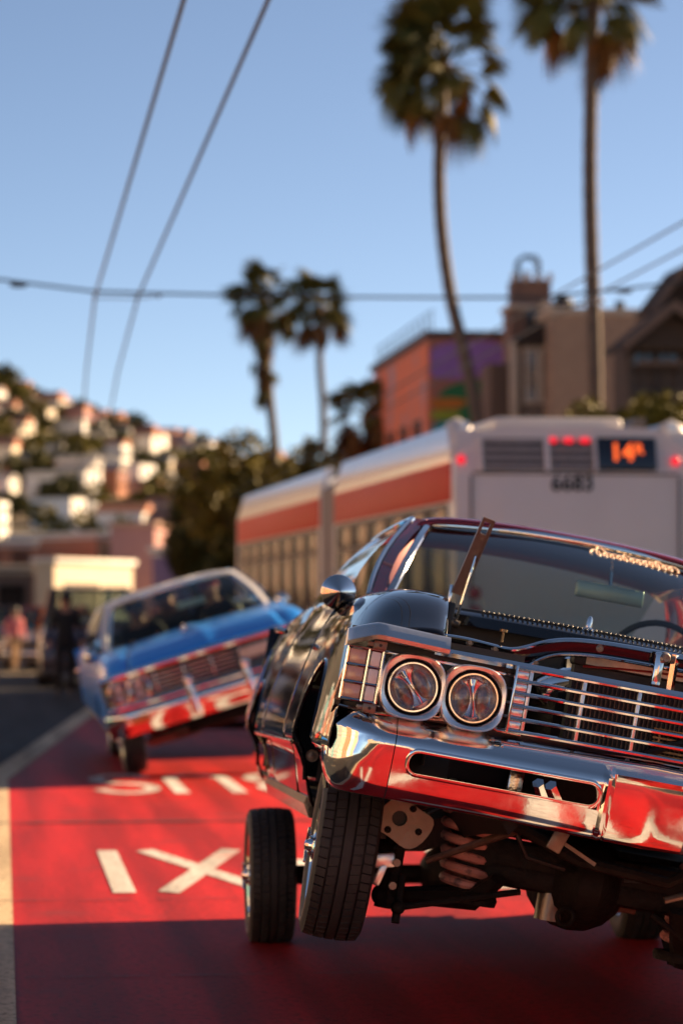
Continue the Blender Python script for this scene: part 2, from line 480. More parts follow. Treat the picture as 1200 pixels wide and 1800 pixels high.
for y in (2.3, 12.2, 19.0):
    for s in (0, 1):
        G().lathe([(.25, -.02), (.47, -.02), (.49, .03), (.49, .25), (.25, .25)], 32, 'x', (-.01 if not s else BW - .2, y, .49)).obj('wheel', M_RUBBER, bus)
# the rear face
rear = link('rear_panel', None, bus); rear.empty_display_size = .1
rows = []
for z in (.38, .9, 1.6, 2.3, 2.86, 3.05, 3.22, 3.34):
    e = .0 if z < 2.9 else .10 * ((z - 2.9) / .45) ** 1.5
    rows.append([(.02 + (BW - .04) * u, .04 - .04 * (1 - abs(2 * u - 1) ** 5) + e * 1.2, z) for u in lin(0, 1, 17)])
G().grid(rows).obj('rear_skin', M_BUSGREY, rear, 40)
for u in (.16, BW - .16): G().box((u, -.004, 1.6), (.022, .02, 2.5), None, .004).obj('seam_strip', M_BUSDARK if u < 1 else M_BUSDARK, rear)
G().box((BW / 2, -.006, 2.875), (BW - .35, .02, .018)).obj('seam_strip', M_BUSDARK, rear)
for x0, x1, nm in ((.28, .96, 'louver'), (1.01, 1.50, 'louver')):
    lv = link('vent_grille', None, rear); lv.empty_display_size = .1
    G().box(((x0 + x1) / 2, .03, 3.08), (x1 - x0, .03, .35), (R(-14), 0, 0)).obj('vent_back', mat('vent_shadow', (.03, .026, .025), .6, var=.2) if 'vent_shadow' not in MATS else MATS['vent_shadow'], lv)
    for k in range(4):
        G().box(((x0 + x1) / 2, -.0 + .022 * k, 2.95 + .088 * k), (x1 - x0, .05, .042), (R(-24), 0, 0), .004).obj('louver', MATS['louver_slat'], lv)
    for x in (x0 - .012, x1 + .012): G().box((x, .015, 3.08), (.035, .07, .38), (R(-14), 0, 0), .006).obj('vent_frame', M_BUSGREY, lv)
for x in (1.05, 1.23, 1.41): G().sph((x, -.0 + .05, 3.235), (.065, .035, .034)).obj('marker_light', M_LAMPRED, rear)
for x in (.05, 2.40): G().sph((x, -.0, 3.02), (.05, .03, .05)).obj('marker_light', M_LAMPRED, rear)
sg = link('route_sign', None, rear); sg.empty_display_size = .1
G().box((1.86, .012, 3.09), (.66, .06, .37), (R(-12), 0, 0), .03, 3).obj('sign_glass', M_SIGNGLASS, sg)
text_obj('14', .27, M_LED, sg, (1.80, -.026, 3.10), (R(90 - 12), 0, 0), .003)
text_obj('R', .16, M_LED, sg, (1.99, -.020, 3.14), (R(90 - 12), 0, 0), .003)
text_obj('6683', .235, mat('dark_numerals', (.008, .011, .012), .5, var=.1), rear, (1.26, -.012, 2.765), (R(90), 0, 0), .004, 'fleet_number')
G().box((1.3, .02, 1.0), (2.1, .05, .7), None, .03).obj('engine_door', M_BUSGREY, rear)
for x in (.2, BW - .2):
    for k in range(3): G().lathe([(.001, -.02), (.06, -.015), (.07, .01)], 20, 'y', (x, -.01, 1.2 + .2 * k)).obj('tail_light', M_REDLENS, rear)
G().box((BW / 2, -.04, .48), (BW - .1, .16, .24), None, .05, 3).obj('rear_bumper', M_SATBLACK, rear)
G().box((1.18, 1.6, 3.42), (1.42, 2.6, .16), None, .05, 3).obj('roof_unit', M_BUSGREY, bus)
for x in (.10, BW - .12): 
    g = G().grid([[(x + dx * .14, .12 + .36 * t + .02 * abs(dx), 3.06 + .44 * math.sin(math.pi / 2 * t) * (1 - .15 * abs(dx))) for dx in (-1, -.5, 0, .5, 1)] for t in lin(0, 1, 8)]); g.obj('corner_fairing', M_BUSGREY, bus, 50, solid=.02)
g = G().loft([[(1.95, .5, 3.36), (2.2, .5, 3.36), (2.2, .5, 3.52), (2.1, .5, 3.52)], [(1.95, 2.5, 3.36), (2.2, 2.5, 3.36), (2.2, 2.5, 3.52), (2.1, 2.5, 3.52)]]); g.obj('roof_wedge', M_BUSDARK, bus)

# ------------------------------------------------------------------ overhead wires
M_WIRE = mat('dark_wire', (.03, .035, .045), .5, var=.2)
M_INSUL = mat('insulator', (.05, .03, .025), .5, var=.2)
def wire(pts, r, label, grp=None):
    o = G().tube(pts, r, 6).obj('overhead_wire', M_WIRE, None, 60); return tag(o, label, 'wire', grp)
def sag(a, b, d, n=14):
    a, b = Vector(a), Vector(b)
    return [a.lerp(b, t) - Vector((0, 0, d * 4 * t * (1 - t))) for t in lin(0, 1, n)]
WZ = 5.58
wire([(1.21, -20, WZ + .02)] + [(1.21, y, WZ + .0) for y in (10, 24, 37.9)] + [(1.45, 50, WZ - .0), (1.95, 72, WZ), (2.8, 110, WZ)], .018, 'trolley wire over the red lane, the one closer to the lane line')
wire([(1.78, -20, WZ + .02)] + [(1.78, y, WZ + .0) for y in (10, 24, 37.9)] + [(2.0, 50, WZ), (2.55, 72, WZ), (3.4, 110, WZ)], .018, 'trolley wire over the red lane, the one closer to the bus')
wire([(7.24, -20, WZ), (7.24, 37.9, WZ), (7.4, 62, WZ), (8.6, 110, WZ)], .013, 'trolley wire over the bus, the one closer to the red lane')
wire([(7.78, -20, WZ), (7.78, 37.9, WZ), (7.95, 62, WZ), (9.2, 110, WZ)], .013, 'trolley wire over the bus, the one closer to the palms')
SY = 38.0
wire(sag((-9.5, SY, 7.3), (1.21, SY, 5.66), .12) + sag((1.21, SY, 5.66), (7.24, SY, 5.66), .03)[1:] + sag((7.24, SY, 5.66), (15, SY, 7.0), .14)[1:], .02, 'cross-street span wire that carries the trolley wires')
for xx, lb in ((-9.5, 'tall grey steel trolley pole on the side away from the bus'), (15.0, 'tall grey steel trolley pole on the pavement beyond the bus')):
    p = thing('trolley_pole', lb, 'pole', (xx, SY, 0))
    G().lathe([(.16, 0), (.15, .4), (.12, .5), (.085, 8.2), (.001, 8.25)], 16, 'z').obj('shaft', mat('pole_grey', (.2, .2, .2), .5, .3, var=.2) if 'pole_grey' not in MATS else MATS['pole_grey'], p)
    G().lathe([(.24, 0), (.24, .1), (.17, .3)], 16, 'z').obj('base', MATS['pole_grey'], p)
for x0, n_ in ((1.21, 'hanger bar of the trolley wires above the red lane'), (7.24, 'hanger bar of the trolley wires above the bus')):
    h = thing('wire_hanger', n_, 'hanger', (x0, SY, WZ))
    G().tube([(-.02, 0, .0), (.57, 0, .0), (.86, 0, .03)], .011, 6).obj('spacer_bar', M_BUSSILVER, h)
    for x in (0, .57, .86): G().sph((x, 0, .0 if x < .8 else .04), (.028, .05, .035), 8, 6).obj('clamp', M_INSUL, h)
    G().tube([(0, 0, 0), (0, 0, .09)], .012, 6).obj('drop_rod', M_INSUL, h)
for x, z in ((.20, 5.735), (8.40, 5.76)):
    o = G().lathe([(.008, -.12), (.03, -.09), (.038, 0), (.03, .09), (.008, .12)], 10, 'x', (0, 0, 0)).obj('line_insulator', M_INSUL, None); o.location = (x, SY, z)
    tag(o, 'dark strain insulator on the span wire ' + ('above the white lane line' if x < 1 else 'beyond the bus'), 'insulator')

# ------------------------------------------------------------------ foliage
def leaf_mat(name, c, c2, rough=.55):
    m = mat(name, c, rough, col2=c2, vscale=1.7, detail=6, spec=.08)
    return m
M_PALM = leaf_mat('palm_green', (.15, .125, .03), (.065, .06, .018))
M_PALMDRY = leaf_mat('palm_dry', (.22, .095, .03), (.10, .05, .02))
M_PALMTRUNK = mat('palm_trunk', (.17, .115, .085), .8, col2=(.07, .045, .035), vscale=9, bump=.5, bscale=14)
M_LEAF = leaf_mat('leaf_olive', (.20, .155, .03), (.085, .075, .018))
M_LEAFD = leaf_mat('leaf_dark', (.085, .08, .024), (.04, .042, .014))
M_LEAFY = leaf_mat('leaf_yellow', (.18, .15, .025), (.09, .08, .018))
M_BARK = mat('bark', (.12, .085, .06), .85, var=.4, vscale=8, bump=.5, bscale=20)
def frond_mesh(L_, fan, droop, seed, m):
    r_ = random.Random(seed); g = G()
    # petiole in the +x direction, arching
    pts = [Vector((L_ * t, 0, .25 * L_ * math.sin(1.5 * t) - droop * .5 * L_ * t * t)) for t in lin(0, 1, 7)]
    g.tube(pts, [.03 - .015 * t for t in lin(0, 1, 7)], 5)
    c = pts[-1]; d = (pts[-1] - pts[-2]).normalized()
    side = Vector((0, 1, 0)); up = side.cross(d) * -1
    n = 26
    for k in range(n):
        a = R(-118 + 236 * k / (n - 1)); l = fan * (1 - .22 * abs(a) / R(118)) * r_.uniform(.85, 1.1)
        dr = d * math.cos(a) + side * math.sin(a)
        w = fan * .05
        pr = dr.cross(Vector((0, 0, 1)))
        pr = pr.normalized() if pr.length > .01 else side
        q = []
        for t, ww in ((.06, .25), (.45, 1.0), (.75, .75), (1.0, .05)):
            p = c + dr * l * t + Vector((0, 0, -fan * (.10 + droop * .55) * t ** 2.2)) + up * (.05 * fan * math.cos(a * 1.0))
            q += [p - pr * w * ww, p + pr * w * ww + Vector((0, 0, .25 * w))]
        g.add(q, [[0, 1, 3, 2], [2, 3, 5, 4], [4, 5, 7, 6]])
    return g.mesh('frond', m, 0, recalc=False)
FR = [frond_mesh(1.25, .72, .4, 1, M_PALM), frond_mesh(1.25, .7, .85, 2, M_PALM), frond_mesh(.9, .75, 1.3, 3, M_PALMDRY), frond_mesh(1.2, .8, .15, 4, M_PALM), frond_mesh(.7, .95, .5, 6, M_PALM)]
def palm(label, trunk, rad, scale, nf, seed, wind=(0, 0), skirt=0, dead=.15):
    r_ = random.Random(seed)
    base = Vector(trunk[0])
    p = thing('palm_tree', label, 'palm tree', base, 0)
    fx = curve([(z, x) for x, y, z in trunk]); zs = lin(trunk[0][2], trunk[-1][2], 60)
    pts = [Vector((fx(z) - base.x, 0, z - base.z)) for z in zs]
    g = G().tube(pts, [rad * (1.0 + .5 * max(0, 1 - i / 6.) - .12 * i / 60) * (1 + .06 * (i % 2)) for i in range(60)], 12)
    g.obj('trunk', M_PALMTRUNK, p, 60)
    top = pts[-1]
    for k in range(nf):
        u = (k + .5) / nf
        el = 88 - 118 * u ** .8 + r_.uniform(-10, 10)
        az = k * 137.5 + r_.uniform(-20, 20)
        dv = Vector((math.cos(R(az)) * math.cos(R(el)), math.sin(R(az)) * math.cos(R(el)), math.sin(R(el)))) + Vector((wind[0], wind[1], 0))
        dv.normalize()
        az2 = math.atan2(dv.y, dv.x); el2 = math.asin(max(-1, min(1, dv.z)))
        me = FR[2] if (u > 1 - dead) else FR[(0, 1, 3, 4)[r_.randrange(4)]] if u < .8 else FR[1]
        f = link('frond', me, p, top + Vector((0, 0, .15 - .5 * u)), (r_.uniform(-.9, .9), -el2, az2), [scale * r_.uniform(.72, 1.2)] * 3)
    for k in range(skirt):
        az = r_.uniform(0, 360); h = r_.uniform(.3, 1) 
        f = link('frond', FR[2] if k % 3 else FR[1], p, top + Vector((0, 0, -4.2 * scale * k / skirt)), (0, R(r_.uniform(25, 60)), R(az)), [scale * r_.uniform(.7, 1.0) * (1 - .35 * k / skirt)] * 3)
    G().sph(top + Vector((0, 0, -.1)), (rad * 1.25, rad * 1.25, .45)).obj('crown_shaft', M_PALMDRY, p)
    return p
D1 = 79.; q = D1 / 5000.
palm('tall palm with bent trunk and windswept crown rising behind the bus', [at(858, D1)] + [tp(a, b, D1) for a, b in ((840, 750), (815, 620), (792, 520), (776, 400), (772, 300), (776, 190), (779, 112))], .19, 1.16, 66, 3, (-.36, 0), dead=.05)
palm('tall straight palm with dark trunk in front of the brick wall', [at(1046, 72.)] + [tp(a, b, 72.) for a, b in ((1046, 690), (1042, 500), (1038, 300), (1043, 60), (1046, -28))], .20, 1.18, 66, 5, (-.25, 0), dead=.05)
palm('distant palm with a long shaggy skirt of old fronds', [tp(490, 1050, 150.)[:2] + (.0,)] + [tp(a, b, 150.) for a, b in ((485, 820), (473, 690), (462, 530))], .26, 1.12, 56, 7, (-.15, 0), skirt=44)
palm('distant slim palm with a clean trunk beside the shaggy palm', [tp(572, 1050, 158.)[:2] + (.0,)] + [tp(a, b, 158.) for a, b in ((568, 730), (562, 640), (560, 545))], .22, 1.18, 56, 9, (-.15, 0))
palm('short bushy palm with orange dead fronds in front of the mural building', [tp(650, 1000, 96.)[:2] + (.0,)] + [tp(a, b, 96.) for a, b in ((650, 800), (648, 735))], .22, .85, 44, 12, (0, 0), skirt=20, dead=.45)

def crown(g, c, rad, n, leaf, r_, flat_=.8, clumps=9):
    cs = []
    for k in range(clumps):
        v = Vector((r_.gauss(0, 1), r_.gauss(0, 1), r_.gauss(0, .8))); v.normalize()
        v *= r_.uniform(.25, .75)
        cs.append((Vector(c) + Vector((v.x * rad[0], v.y * rad[1], v.z * rad[2])), r_.uniform(.32, .55)))
    for i in range(n):
        cc, s_ = cs[r_.randrange(clumps)]
        v = Vector((r_.gauss(0, 1), r_.gauss(0, 1), r_.gauss(0, 1))); v.normalize(); v *= r_.uniform(.6, 1.05) * s_
        p = cc + Vector((v.x * rad[0], v.y * rad[1], v.z * rad[2] * flat_))
        a = Vector((r_.gauss(0, 1), r_.gauss(0, 1), r_.gauss(0, 1))).normalized(); b = a.cross(Vector((r_.gauss(0, 1), r_.gauss(0, 1), r_.gauss(0, 1)))).normalized()
        l = leaf * r_.uniform(.6, 1.3)
        g.add([p - a * l, p - b * l * .55, p + a * l, p + b * l * .55], [[0, 1, 2, 3]])
def tree(label, loc, h, rad, n, leaf, m, seed, name='broadleaf_tree', grp=None, clumps=9):
    r_ = random.Random(seed)
    t = thing(name, label, 'tree', loc, 0, grp)
    c = (0, 0, h - rad[2])
    g = G().tube([(0, 0, 0), (.1, 0, h * .25), (.0, .1, h * .5), (.1, 0, h * .75)], [.05 * h * .6, .035 * h * .6, .025 * h * .6, .008 * h], 8)
    for k in range(6):
        a = r_.uniform(0, 6.28); z = h * r_.uniform(.3, .55)
        g.tube([(0, 0, z), (rad[0] * .4 * math.cos(a), rad[1] * .4 * math.sin(a), z + h * .16), (rad[0] * .7 * math.cos(a), rad[1] * .7 * math.sin(a), z + h * .26)], [.018 * h * .6, .012 * h * .6, .004 * h], 6)
    g.obj('trunk', M_BARK, t)
    g = G(); crown(g, c, rad, n, leaf, r_, clumps=clumps); g.obj('crown', m, t, 0, recalc=False)
    return t
tree('large rounded olive-green tree beyond the front end of the bus', at(425, 112), hz(735, 112), (3.1, 2.6, 3.6), 5200, .2, M_LEAF, 21, clumps=14)
tree('broad dark tree between the rounded olive tree and the hill', at(368, 124), hz(800, 124), (2.6, 2.4, 3.6), 4200, .2, M_LEAFD, 22, clumps=13)
tree('dark round-headed tree beneath the shaggy palm', at(500, 118), hz(765, 118), (2.2, 2.2, 3.4), 4000, .2, M_LEAF, 23, clumps=12)
tree('small dark conifer-like tree beneath the slim palm', at(568, 104), hz(725, 104), (1.1, 1.1, 3.0), 2200, .16, M_LEAFD, 24, clumps=10)
tree('dark low tree between the conifer-like tree and the bushy palm', at(610, 108), hz(745, 108), (1.9, 1.7, 3.2), 3200, .18, M_LEAFD, 25, clumps=11)
tree('dark tree behind the front of the bus', at(455, 92), hz(840, 92), (2.2, 1.8, 2.9), 3200, .18, M_LEAFD, 26, clumps=11)
tree('yellow-green bushy tree in front of the brick wall and gabled house', at(1075, 56), hz(668, 56, 1085), (1.15, 1.0, 1.5), 4200, .09, M_LEAFY, 27, clumps=14)
tree('olive bushy tree under the eaves of the dark gabled house', at(1165, 55), hz(664, 55, 1170), (1.2, 1.0, 1.5), 3400, .09, M_LEAFY, 28, clumps=14)
# ------------------------------------------------------------------ buildings
M_PANE = mat('window_pane', (.02, .024, .028), .08, 0, .8, var=.3)
M_FRAMEW = mat('window_frame_white', (.6, .57, .52), .5, var=.1)
M_FRAMED = mat('window_frame_dark', (.06, .045, .04), .5, var=.2)
def win_mesh(w, h, fm):
    g = G().box((0, .03, 0), (w, .02, h)); pane = g.mesh('pane', M_PANE)
    g = G()
    for x in (-w / 2, w / 2): g.box((x, 0, 0), (.09, .12, h + .09))
    for z in (-h / 2, h / 2): g.box((0, -.004, z), (w + .16, .14, .09))
    g.box((0, .005, 0), (w, .05, .05)); g.box((0, .004, 0), (.05, .05, h))
    return pane, g.mesh('window_frame', fm)
WINS = {}
def window(parent, loc, rz, w, h, fm):
    k = (w, h, fm.name)
    if k not in WINS: WINS[k] = win_mesh(w, h, fm)
    o = link('window', WINS[k][1], parent, loc, (0, 0, rz)); link('pane', WINS[k][0], o)
    return o
def brick_mat(name, c1, c2, mortar, sx=1.0):
    m = bpy.data.materials.new(name); m.use_nodes = True
    nt = m.node_tree; n = nt.nodes; L = nt.links.new; p = n['Principled BSDF']
    tc = n.new('ShaderNodeTexCoord'); mp = n.new('ShaderNodeMapping'); mp.inputs['Rotation'].default_value = (R(90), 0, 0)
    L(tc.outputs['Object'], mp.inputs[0])
    b = n.new('ShaderNodeTexBrick'); b.inputs['Scale'].default_value = 3.2 * sx; b.inputs['Color1'].default_value = (*c1, 1); b.inputs['Color2'].default_value = (*c2, 1); b.inputs['Mortar'].default_value = (*mortar, 1); b.inputs['Mortar Size'].default_value = .02
    L(mp.outputs[0], b.inputs['Vector']); L(b.outputs['Color'], p.inputs['Base Color']); p.inputs['Roughness'].default_value = .8
    return m
def building(label, x0, x1, y0, y1, h, wall, cols=3, rows=2, side=None, rz=0, cornice=True, fm=None, shop=False, name='street_building', z0=0, cat_='building', grp=None, ww=1.1, wh=1.5, base=None):
    cx, cy = (x0 + x1) / 2, (y0 + y1) / 2; w, d = x1 - x0, y1 - y0
    b = thing(name, label, cat_, (cx, cy, z0), rz, grp)
    fm = fm or M_FRAMEW
    G().box((0, 0, h / 2), (w, d, h)).obj('wall', wall, b, 0)
    if cornice:
        g = G().box((0, 0, h + .06), (w + .5, d + .5, .24), None, .04); g.box((0, 0, h - .25), (w + .24, d + .24, .16), None, .03); g.obj('cornice', base or M_FRAMEW, b)
    zb = 0
    for face in ([('s', w, -d / 2, 0)] + ([('e', d, w / 2, R(90))] if side in ('e', 'both') else []) + ([('w', d, -w / 2, R(-90))] if side in ('w', 'both') else [])):
        nm, L_, off, a = face
        n = cols if nm == 's' else max(2, int(d / 3))
        for i in range(n):
            u = -L_ / 2 + L_ * (i + .5) / n
            for k in range(rows):
                z = (h * (k + .5) / rows) + .1
                if nm == 's': loc = (u, off - .02, z)
                elif nm == 'e': loc = (off + .02, u, z)
                else: loc = (off - .02, -u, z)
                window(b, loc, a, ww, wh, fm)
    return b
def wallm(nm, c, v=.12): return mat(nm, c, .8, var=v, vscale=1.2, bump=.1, bscale=12)
W_CREAM, W_PEACH, W_WHITE, W_PINK, W_TERR, W_TEAL, W_GREY, W_BROWN = (wallm('stucco_cream', (.62, .50, .37)), wallm('stucco_peach', (.60, .36, .25)), wallm('stucco_white', (.72, .66, .60)), wallm('stucco_pink', (.55, .27, .24)), wallm('terracotta_wall', (.42, .16, .09)), wallm('teal_wall', (.12, .28, .27)), wallm('grey_wall', (.30, .28, .27)), wallm('brown_wall', (.16, .10, .075)))

# mural building: street front and painted end wall
mb = thing('mural_building', 'three-storey building with a purple, green and orange mural on its end wall', 'building', at(755, 85))
MH = hz(592, 85, 755)
M_MURBASE = wallm('mural_violet_ground', (.42, .17, .13)); M_MURSIDE = mat('faded_mural_front', (.75, .20, .10), .8, col2=(.36, .28, .32), vscale=.32, detail=3, thresh=(.34, .46))
G().box((5.0, 6.5, MH / 2), (10, 13, MH)).obj('wall', M_MURBASE, mb, 0)
G().box((-.03, 6.5, MH / 2 - .1), (.06, 13.0, MH - .2)).obj('painted_front', M_MURSIDE, mb, 0)
def blob(cx, cz, rx, rz_, seed, n=26):
    r_ = random.Random(seed); ph = [r_.uniform(0, 6.28) for _ in range(3)]
    return [(cx + rx * math.cos(t) * (1 + .14 * math.sin(3 * t + ph[0]) + .07 * math.sin(5 * t + ph[1])), cz + rz_ * math.sin(t) * (1 + .14 * math.sin(2 * t + ph[2]))) for t in lin(0, 2 * math.pi, n + 1)[:-1]]
def paintm(nm, c): return mat(nm, c, .7, var=.2, vscale=2.5)
for i, (cx, cz, rx, rz_, nm, c) in enumerate(((1.15, 8.95, 1.6, .6, 'mural_purple', (.34, .17, .50)), (1.25, 7.0, 1.2, 1.5, 'mural_green', (.015, .20, .075)), (.45, 7.25, .55, .16, 'mural_lime', (.36, .42, .04)), (.5, 7.6, .6, .2, 'mural_orange', (.62, .2, .03)), (.42, 6.85, .42, .16, 'mural_teal', (.04, .36, .38)), (2.05, 6.2, .7, .95, 'mural_red', (.5, .09, .04)), (.35, 6.05, .42, .5, 'mural_brick_red', (.5, .07, .035)))):
    G().prism([(max(.03, min(2.9, a)), min(MH - .1, b)) for a, b in blob(cx, cz, rx, rz_, 40 + i)], 'y', -.012 - .005 * i, .01).obj('mural_patch', paintm(nm, c), mb, 0)
G().box((5, 6.5, MH + .08), (10.3, 13.3, .2)).obj('parapet', M_FRAMED, mb, 0)
g = G()
for y in lin(.2, 12.8, 12): g.cyl((.1, y, MH), (.1, y, MH + .8), .02, 6)
g.tube([(.1, 0, MH + .8), (.1, 13, MH + .8)], .02, 6); g.tube([(.1, 0, MH + .45), (.1, 13, MH + .45)], .015, 6); g.obj('roof_railing', M_GREASE, mb)
for k in range(4):
    for z in (3.2, 6.4): window(mb, (-.08, 2 + 3 * k, z), R(-90), 1.0, 1.5, M_FRAMED)

# house with tower
D = 80.; tw = thing('tower_house', 'dark old house with a square tower and open belfry frame on top', 'building', at(900, D))
def X_(px): return at(px, D)[0] - at(900, D)[0]
def hz(py, D, px=940): return tp(px, py, D)[2]
M_TOWER = brick_mat('tower_brick', (.26, .13, .085), (.18, .09, .065), (.1, .07, .06)); M_TRIM = wallm('pale_trim', (.50, .40, .32))
t_ = hz(540, D)
G().box(((X_(897) + X_(975)) / 2, .6, t_ / 2), (X_(975) - X_(897), 1.2, t_)).obj('tower_wall', M_TOWER, tw, 0)
G().box(((X_(905) + X_(970)) / 2, .6, (t_ + hz(490, D)) / 2), (X_(970) - X_(905), 1.0, hz(490, D) - t_)).obj('tower_top', M_TOWER, tw, 0)
G().box(((X_(893) + X_(979)) / 2, .6, t_), (X_(979) - X_(893), 1.5, .14), None, .03).obj('tower_cornice', M_TRIM, tw)
for x in (X_(905), X_(925), X_(948), X_(968)): G().box((x, .1, hz(490, D) + .06), (.14, .14, .22)).obj('merlon', M_TRIM, tw)
g = G()
for y in (.35, .85):
    pts = [(X_(917), y, hz(490, D)), (X_(917), y, hz(458, D)), (X_(920), y, hz(451, D)), (X_(926), y, hz(447, D)), (X_(944), y, hz(447, D)), (X_(950), y, hz(451, D))] + [(X_(953), y, hz(458, D)), (X_(953), y, hz(490, D))]
    g.tube(pts, .04, 6)
for x in (918, 952): g.tube([(X_(x), .35, hz(455, D)), (X_(x), .85, hz(455, D))], .035, 6)
g.obj('belfry_frame', M_GREASE, tw)
G().box((X_(933), .6, hz(483, D)), (.16, .16, .34), None, .04).obj('bell', M_BRASS, tw)
g = G().prism([(X_(896), hz(605, D)), (X_(938), hz(572, D)), (X_(980), hz(605, D)), (X_(980), hz(610, D)), (X_(896), hz(610, D))], 'y', -1.1, .2); g.obj('bay_roof', mat('dark_shingle', (.035, .022, .018), .9, var=.3, vscale=5, bump=.3), tw)
bz0, bz1 = 0, hz(610, D)
G().loft([[(X_(905), 0, z), (X_(915), -.8, z), (X_(962), -.8, z), (X_(972), 0, z)] for z in (bz0, bz1)]).obj('bay_wall', wallm('bay_wood', (.16, .12, .10)), tw, 0)
for px in (925, 950): window(tw, (X_(px), -.83, hz(665, D)), 0, .32, 1.5, M_TRIM)
window(tw, (X_(938), -.03, hz(560, D)), 0, .4, .55, M_FRAMED)
G().box((X_(897), -.55, hz(680, D)), (.22, .3, 2.6), None, .04).obj('corner_column', M_TRIM, tw)
G().box((X_(880), .9, hz(640, D) / 2), (X_(897) - X_(862), 1.6, hz(640, D))).obj('side_wing', W_BROWN, tw, 0)

D = 78.; bw = thing('brick_house', 'tan brick building with a flat roof behind the straight palm', 'building', at(970, D))
M_TANBRICK = brick_mat('tan_brick', (.48, .30, .20), (.40, .24, .16), (.2, .14, .11), 1.2)
hB = hz(552, D, 1040)
G().box((2.3, 5, hB / 2), (4.6, 10, hB)).obj('wall', M_TANBRICK, bw, 0)
G().box((2.3, 5, hB + .06), (4.8, 10.2, .2), None, .03).obj('coping', M_TRIM, bw)
g = G()
for k in range(26):
    z = hB - .35 - .22 * k
    g.box((2.3, -.012, z), (4.56, .03, .035))
g.obj('brick_courses', M_TANBRICK, bw)
for x in (1.1, 2.6, 3.9): G().cyl((x, 3, hB), (x, 3, hB + .7), .14, 10).obj('roof_vent', M_GREASE, bw)
g = G().sph((.55, 1.2, hB + .35), (.32, .3, .3), 10, 7); g.obj('roof_fan', M_GREASE, bw)

D = 66.; gh = thing('gabled_house', 'dark shingled house with steep overhanging gables beside the brick building', 'building', at(1085, D))
def gx(px): return at(px, D)[0] - at(1085, D)[0]
def hz(py, D, px=1150): return tp(px, py, D)[2]
M_SHING = MATS['dark_shingle']; M_DWOOD = wallm('dark_wood_wall', (.06, .04, .032))
G().box((gx(1250) , 2.2, hz(600, D) / 2), (gx(1250) * 2 - gx(1125) * 2, 1.6, hz(600, D))).obj('wall', M_DWOOD, gh, 0)
def gable(x0, xp, x1, ze, zp, y0, y1, nm):
    g = G()
    t = .16
    for a, b in (((x0, ze), (xp, zp)), ((x1, ze), (xp, zp))):
        g.loft([[(a[0], y, a[1]), (b[0], y, b[1]), (b[0], y, b[1] + t), (a[0], y, a[1] + t)] for y in (y0, y1)])
    g.obj(nm, M_SHING, gh, 0)
    g = G()
    for a, b in (((x0, ze), (xp, zp)), ((x1, ze), (xp, zp))):
        g.loft([[(a[0], y, a[1] - .05), (b[0], y, b[1] - .05), (b[0], y, b[1] + t + .03), (a[0], y, a[1] + t + .03)] for y in (y0 - .09, y0 - .02)])
    g.obj('barge_board', W_BROWN, gh, 0)
    G().prism([(x0 + .35, ze + .1), (xp, zp - .05), (x1 - .35, ze + .1)], 'y', y0 + .5, y1 - .1).obj('gable_wall', M_DWOOD, gh, 0)
gable(gx(1082), gx(1170), gx(1275), hz(622, D), hz(548, D), -.9, 1.2, 'lower_roof')
gable(gx(1160), gx(1215), gx(1300), hz(545, D), hz(470, D), .6, 2.6, 'upper_roof')
for px in (1140, 1180): window(gh, (gx(px), .42, hz(650, D)), 0, .6, 1.0, M_FRAMED)
G().box((gx(1178), -.2, hz(640, D)), (gx(1230) - gx(1110), .06, .1)).obj('beam', W_BROWN, gh, 0)
G().box((gx(1175), 1.2, hz(640, D) / 2), (gx(1240) - gx(1112), 1.6, hz(640, D))).obj('front_wall', M_DWOOD, gh, 0)

def hz(py, D, px=200): return tp(px, py, D)[2]
# buildings that close the street, beneath the hill
building('low dark brown shop with cream parapet beside the cream corner shop', -14, 1.9, 176, 184, hz(1000, 176), W_BROWN, 6, 1, None, 0, True, M_FRAMED, ww=1.6, wh=1.6, base=W_CREAM)
def lit_front(label, pl, pr_, Y0, ytop, wall, rz, depth, openings, base=None):
    """a front turned by rz; its left end stands at column pl, its right end at column pr_"""
    a = Vector(at(pl, Y0)); t = Vector((math.cos(rz), math.sin(rz), 0))
    w = 1.0
    for _ in range(60):
        e = a + t * w
        if e.x < at(pr_, e.y)[0]: w += .2
        else: break
    h = hz(ytop, Y0)
    b = thing('street_building', label, 'building', a, rz)
    G().box((w / 2, depth / 2, h / 2), (w, depth, h)).obj('wall', wall, b, 0)
    G().box((w / 2, depth / 2, h + .05), (w + .4, depth + .4, .3), None, .04).obj('cornice', base or W_WHITE, b)
    for u, z, ww, wh in openings: window(b, (w * u, -.02, z), 0, ww, wh, M_FRAMED)
    return b
lit_front('cream corner shop with pale parapet and wide dark opening at the street end', 96, 232, 160, 988, W_CREAM, R(62), 1.2, ((.33, 1.5, 4.2, 2.5), (.68, 1.9, 1.2, 1.4), (.87, 1.9, 1.2, 1.4)))
lit_front('pink narrow house in front of the hill', 272, 332, 172, 924, W_PINK, R(60), 3.0, ((.3, 1.6, 1.0, 1.5), (.7, 1.6, 1.0, 1.5), (.3, 4.4, 1.0, 1.4), (.7, 4.4, 1.0, 1.4)), W_PEACH)
building('violet narrow shop between the pink house and the trees', 10.0, 11.5, 150, 160, hz(962, 150), wallm('violet_wall', (.16, .10, .24)), 2, 1, None, R(20), True, ww=.5, wh=1.0)
building('brown flat-roofed house behind the low dark shop', -9, 1.5, 196, 208, hz(955, 196), W_TERR, 5, 2, 'e', R(8), True, M_FRAMED)
building('terracotta flat-roofed house behind the cream corner shop', 3.0, 8.5, 205, 216, hz(940, 205), W_TERR, 3, 2, 'e', R(35), True, M_FRAMED)

